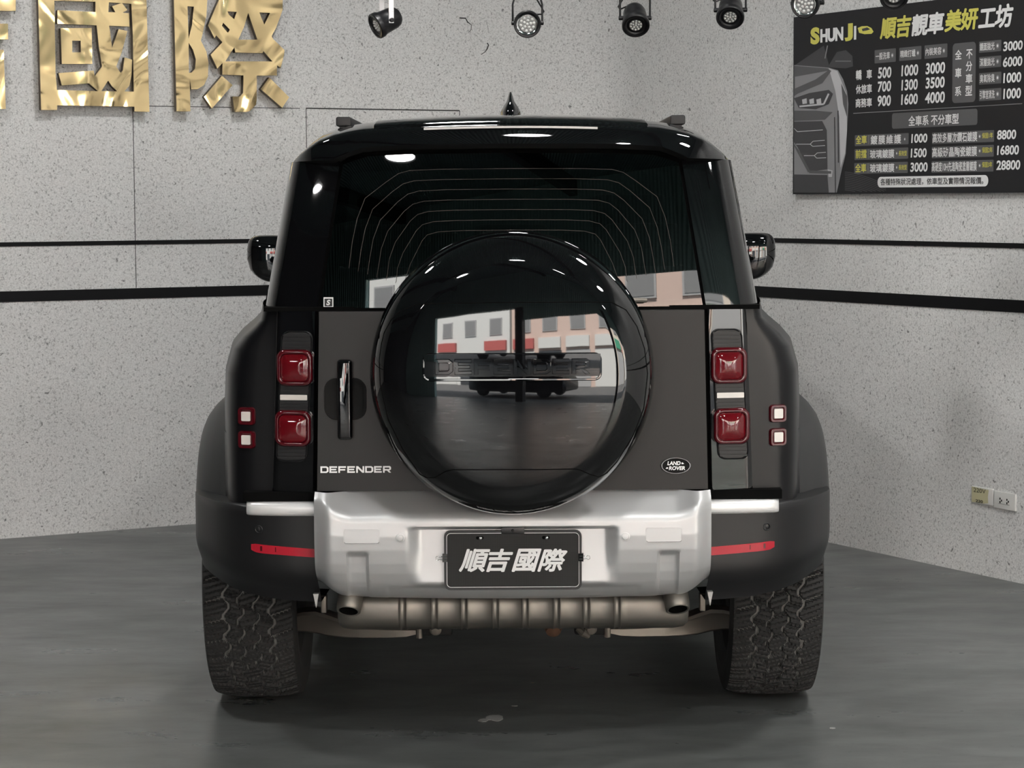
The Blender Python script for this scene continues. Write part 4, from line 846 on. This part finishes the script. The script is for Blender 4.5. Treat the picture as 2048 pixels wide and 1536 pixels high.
# ================================================================== spot lamps on a ceiling track
RZ = 2.448; RA, RBp = V((-.62, 9.63, RZ)), V((1.75, 8.745, RZ)); rd = (RBp - RA).normalized()
tr = thing('lamp_track', (RA + RBp) / 2, 'black ceiling track carrying the row of spot lamps along the top edge', 'lamp track')
mb = MB(); sidev = V((-rd.y, rd.x, 0)) * .017; mb.prism([RA + sidev, RA - sidev, RA - sidev + V((0, 0, .03)), RA + sidev + V((0, 0, .03))], RBp - RA); mb.build('track_bar', 'lampblack', tr, 30)
for q in (.04, .5, .96):
    p = RA.lerp(RBp, q); mb = MB(); mb.tube([p + V((0, 0, .028)), V((p.x, p.y, HZ))], .006); mb.build('hanging_rod', 'lampblack', tr)
def spot(px, py, dirv, label, kind='bead', yoke='lampblack'):
    # distance: where the sight line through the lamp crosses the vertical plane of the track
    n = V((-rd.y, rd.x, 0)); r = sight(px, py); tt = n.dot(RA - EYE) / n.dot(r); p = EYE + r * tt
    a = V(dirv).normalized(); t = thing('spot_lamp', p, label, 'spot lamp', 'spot lamps on the ceiling track')
    B = p - a * .05
    mb = MB(); mb.lathe([(.004, -.012), (.030, -.010), (.040, .0), (.046, .018), (.048, .05), (.050, .075), (.054, .082), (.0555, .090), (.0555, .104), (.052, .108), (.046, .107), (.044, .098)], B, a, 40); mb.build('housing', 'lampblack', t, 40)
    mb = MB(); mb.lathe([(.044, .099), (.0435, .103), (.038, .101), (.036, .098), (.001, .0985)], B, a, 40, cap1=True); ln = mb.build('reflector_ring', 'chrome' if kind == 'clear' else 'lampblack', t, 40)
    mb = MB(); u = a.orthogonal().normalized(); v = a.cross(u)
    R_ = .034 if kind == 'clear' else .026
    mb.cap([B + a * .0992 + (u * math.cos(q) + v * math.sin(q)) * R_ for q in [2 * math.pi * i / 28 for i in range(28)]], 0)
    for rad, n_ in ((0, 1), (R_ * .42, 5), (R_ * .80, 10)):
        for i in range(n_):
            c = B + a * .0995 + (u * math.cos(2 * math.pi * i / n_) + v * math.sin(2 * math.pi * i / n_)) * rad
            mb.lathe([(R_ * .17, 0), (R_ * .14, .003), (R_ * .02, .0045)], c, a, 10, 1, cap1=True)
    mb.build('led_lens', ['lens' if kind == 'clear' else 'lampgrey', 'lens2'], ln, 40)
    h = V((-a.y, a.x, 0)); h = h.normalized() if h.length > .05 else V((1, 0, 0)); c = B + a * .05
    if h.x < 0: h = -h
    T = V((c.x, c.y, RZ - .028)); hh = T.z - c.z
    mb = MB()
    if kind == 'side':
        for s in (1, -1):
            mb.prism([c + h * s * .050 + V((-.010, 0, -.012)), c + h * s * .050 + V((.010, 0, -.012)), c + h * s * .050 + V((.010, 0, hh)), c + h * s * .050 + V((-.010, 0, hh))], h * .004 * s)
        mb.box(T, (.012, .052, .002))
    else:
        P = [c + h * .060, c + h * .060 + V((0, 0, max(.01, hh - .055)))] + [c + h * .060 * math.cos(q) + V((0, 0, max(.01, hh - .055) + .055 * math.sin(q))) for q in (.5, 1.0, 1.57, 2.14, 2.64)] + [c - h * .060 + V((0, 0, max(.01, hh - .055))), c - h * .060]
        mb.tube(P, .0042)
    mb.build('yoke', yoke, t, 40)
    for s in (1, -1): mb = MB(); mb.lathe([(.009, -.012), (.009, .008), (.007, .010), (.001, .0105)], c + h * s * .056, h * s, 14, cap1=True); mb.build('pivot_knob', 'lampblack', t)
    mb = MB(); mb.box(T + V((0, 0, .012)), (.020, .020, .018)); mb.build('track_adapter', 'lampblack', t, 30, .003)
    sd = 1 if kind != 'bead' else -1
    mb = MB(); mb.tube([T + V((0, .006, 0)), T + h * sd * .03 + V((0, .01, -.02)), c + h * sd * .068 + V((0, .01, hh * .35)), c + h * sd * .060 + V((0, .012, hh * .12 + .02)), B + V((0, .0, .03))], .0032 if kind != 'side' else .0020); mb.build('cable', 'lampblack' if kind != 'side' else 'silver2', t)
    return t
spot(773, 42, (-.80, -.38, -.42), 'spot lamp with a silver bracket, turned sideways, above the wall crack', 'side', 'silver2')
spot(1055, 46, (-.02, -.97, -.16), 'spot lamp facing the camera with a clear round lens, above the roof aerial', 'clear')
spot(1270, 36, (.02, -.76, -.64), 'spot lamp tilted down above the right roof rail', 'bead')
spot(1461, 20, (-.10, -.76, -.62), 'spot lamp tilted down just left of the price board', 'bead')
spot(1615, 6, (-.30, -.93, -.16), 'spot lamp overlapping the top left corner of the price board', 'clear')
spot(1786, -18, (-.05, -.85, -.5), 'spot lamp at the top edge above the price board, only its lower rim in view', 'bead')
# ================================================================== binder clips on the plate
for s, lab in ((-1, 'small black binder clip on the left edge of the number plate'), (1, 'small black binder clip on the right edge of the number plate')):
    e = s * .1915; z = ms(0, 1114.5, PY)[1]; t = thing('binder_clip', (e, PY - .005, z - .011), lab, 'clip')
    mb = MB(); mb.prism([(e + s * .005, PY + .003, z - .011), (e + s * .005, PY - .013, z - .011), (e - s * .008, PY - .0078, z - .011), (e - s * .008, PY - .0072, z - .011)], (0, 0, .022)); mb.build('clip_body', 'lampblack', t, 20)
    mb = MB(); P = [(-.006, .004), (.006, .0045), (.014, .003), (.018, .006), (.0225, .004), (.0235, 0), (.0225, -.004), (.018, -.006), (.014, -.003), (.006, -.0045), (-.006, -.004)]
    mb.tube([(e + s * x, PY - .0135 + .003 * (x > .005), z + q) for x, q in P], .0008, n=6); mb.build('wire_handle', 'chrome', t)
# ================================================================== litter and marks on the floor
def flat(name, px, py, pts, m, label, cat):
    c = on_floor(px, py); mb = MB(); mb.prism([c + V((x, y, .0004)) for x, y in pts], (0, 0, .0012)); return tag(recentre(mb.build(name, m, None, 0)), label, cat)
def blob(rx, ry, seed, n=18):
    r = random.Random(seed); return [(rx * math.cos(t) * (.65 + .5 * r.random()), ry * math.sin(t) * (.65 + .5 * r.random())) for t in [2 * math.pi * i / n for i in range(n)]]
c = on_floor(1065, 1367); mb = MB(); mb.grid([[c + V((-.008 + .016 * u, -.022 * v + .01, .0015 + .004 * (abs(u - .5) * 2) ** 2 * v + .002 * v)) for u in (0, .25, .5, .75, 1)] for v in (0, .4, .8, 1)]); tag(recentre(mb.build('dry_leaf', 'leaf', None, 60)), 'tiny pale dry leaf on the dark floor under the car', 'leaf')
flat('paint_mark', 990, 1436, blob(.030, .045, 3), 'splash', 'larger pale splashed mark on the floor behind the car', 'mark')
flat('paint_mark', 966, 1441, blob(.016, .022, 5), 'splash', 'small pale mark touching the left of the larger splashed mark', 'mark')
flat('paint_mark', 1029, 1412, blob(.012, .006, 8), 'splash', 'thin pale fleck on the floor behind the larger splashed mark', 'mark')
flat('paint_mark', 1665, 1457, blob(.010, .010, 9), 'splash', 'pale fleck on the floor in front of the right tyre', 'mark')
# ================================================================== the hall and street behind the camera, seen in the gloss paint
LAMPS = ((2.8, 2.4), (3.0, 5.2), (5.6, 1.2), (8.4, 1.2), (7.4, 4.4), (9.5, 4.0), (9.35, 10.6), (10.4, 8.1), (12.2, 2.0))  # includes an unseen lamp beside the right wall, added to brighten that wall
proto = None
for a, b in LAMPS:
    if True:
        p = hall(a, b, HZ - .62)
        t = thing('ceiling_lamp', p, 'round ceiling lamp hanging from the hall roof, in a set seen as reflections with one added for light', 'ceiling lamp', 'round ceiling lamps of the hall')
        if proto is None:
            mb = MB(); mb.lathe([(.05, .30), (.07, .16), (.24, .05), (.25, .0), (.235, .005)], p, (0, 0, 1), 32); mb.build('shade', 'lampblack', t, 40)
            mb = MB(); mb.lathe([(.22, .02), (.001, .018)], p, (0, 0, 1), 32); mb.build('diffuser', 'glow', t, 0)
            mb = MB(); mb.tube([p + V((0, 0, .29)), p + V((0, 0, .62))], .008); mb.build('hanging_rod', 'lampblack', t); proto = t
        else:
            for ch in proto.children: d = ch.copy(); COL.objects.link(d); d.parent = t
# street
mb = MB(); mb.prism([hall(HA + .4, -14, -.3), hall(34, -14, -.3), hall(34, 30, -.3), hall(HA + .4, 30, -.3)], (0, 0, .27)); struct(mb.build('street', 'asphalt'))
def building(b0, b1, h, wall, label, ground, seed):
    A = 26.0; r = random.Random(seed); t = thing('building', hall(A + 2, (b0 + b1) / 2, -.03), label, 'building')
    mb = MB(); mb.prism([hall(A, b0, -.03), hall(A + 4, b0, -.03), hall(A + 4, b1, -.03), hall(A, b1, -.03)], (0, 0, h)); mb.build('wall', wall, t, 0)
    n = max(2, int((b1 - b0) / 2.2)); wd = (b1 - b0) / n
    for i in range(n):
        for z in (4.2, 7.0):
            if z + 1.5 > h: continue
            b = b0 + wd * (i + .5); mb = MB(); mb.prism([hall(A, b - .6, z), hall(A - .08, b - .6, z), hall(A - .08, b + .6, z), hall(A, b + .6, z)], (0, 0, 1.4)); w_ = mb.build('window', 'shut', t, 0)
            mb = MB(); mb.prism([hall(A - .08, b - .52, z + .08), hall(A - .1, b - .52, z + .08), hall(A - .1, b + .52, z + .08), hall(A - .08, b + .52, z + .08)], (0, 0, 1.24)); mb.build('pane', 'bar', w_, 0)
        b = b0 + wd * (i + .5); mb = MB(); mb.prism([hall(A, b - wd * .42, 0), hall(A - .06, b - wd * .42, 0), hall(A - .06, b + wd * .42, 0), hall(A, b + wd * .42, 0)], (0, 0, 2.7)); mb.build('shop_shutter', ground[i % len(ground)], t, 0)
        if r.random() < .7:
            mb = MB(); mb.prism([hall(A, b - wd * .4, 2.9), hall(A - .25, b - wd * .4, 2.9), hall(A - .25, b + wd * .4, 2.9), hall(A, b + wd * .4, 2.9)], (0, 0, .8)); mb.build('sign_board', r.choice(['signred', 'signgreen', 'signyel', 'white', 'face2']), t, 0)
building(-13, -4.2, 9.5, 'face2', 'pale tiled building across the street, seen only as a reflection, beside a cream one', ['shut', 'dwin'], 1)
building(-4, 5.8, 8.5, 'face1', 'cream rendered building across the street, seen only as a reflection', ['shut', 'face2', 'dwin'], 2)
building(6, 14.8, 10, 'face3', 'pinkish rendered building across the street, seen only as a reflection', ['face2', 'shut', 'dwin'], 3)
building(15, 28, 9, 'face2', 'pale tiled building across the street, seen only as a reflection, beside a pinkish one', ['shut', 'dwin', 'face2'], 4)
# dark hatchback standing in the street outside the shop front
pk = thing('parked_car', hall(16.9, 9.3, -.03), 'dark parked hatchback outside, seen as a reflection in the spare wheel cover', 'car')
def PK(x, y, z): return hall(16.9, 9.3, -.03) + (DL * x + DR * y + V((0, 0, z))) * 1.15
mb = MB(); rows = []
for x, hw, z0, z1 in ((-2.1, .72, .35, .62), (-2.0, .82, .28, .80), (-1.4, .87, .24, .92), (-.6, .88, .24, .98), (.6, .88, .24, 1.0), (1.5, .87, .24, 1.0), (1.95, .82, .28, .95), (2.05, .74, .35, .72)):
    rows.append([PK(x, -hw, z0), PK(x, -hw * 1.02, (z0 + z1) / 2), PK(x, -hw * .97, z1), PK(x, -hw * .5, z1 + .05), PK(x, hw * .5, z1 + .05), PK(x, hw * .97, z1), PK(x, hw * 1.02, (z0 + z1) / 2), PK(x, hw, z0)])
mb.grid(rows, 0, True); mb.cap(rows[0]); mb.cap(rows[-1]); mb.build('body_shell', 'satin', pk, 40)
mb = MB(); rows = [[PK(x0 + (x1 - x0) * 0, -.78, .95), PK(x0, .78, .95)] for x0, x1 in ((0, 0),)]
c0 = [PK(-1.15, -.78, .93), PK(-.45, -.66, 1.42), PK(1.1, -.66, 1.45), PK(1.85, -.76, .95)]; c1 = [PK(-1.15, .78, .93), PK(-.45, .66, 1.42), PK(1.1, .66, 1.45), PK(1.85, .76, .95)]
mb.grid([c0, c1]); mb.cap(c0); mb.cap(c1[::-1]); mb.build('cabin', 'dwin', pk, 0)
for x in (-1.3, 1.3):
    for y in (-.80, .80):
        mb = MB(); mb.lathe([(.001, -.09), (.20, -.09), (.31, -.08), (.32, 0), (.31, .08), (.20, .09), (.001, .09)], PK(x, y, .32), DR, 32); mb.build('wheel', 'rubber', pk, 40)
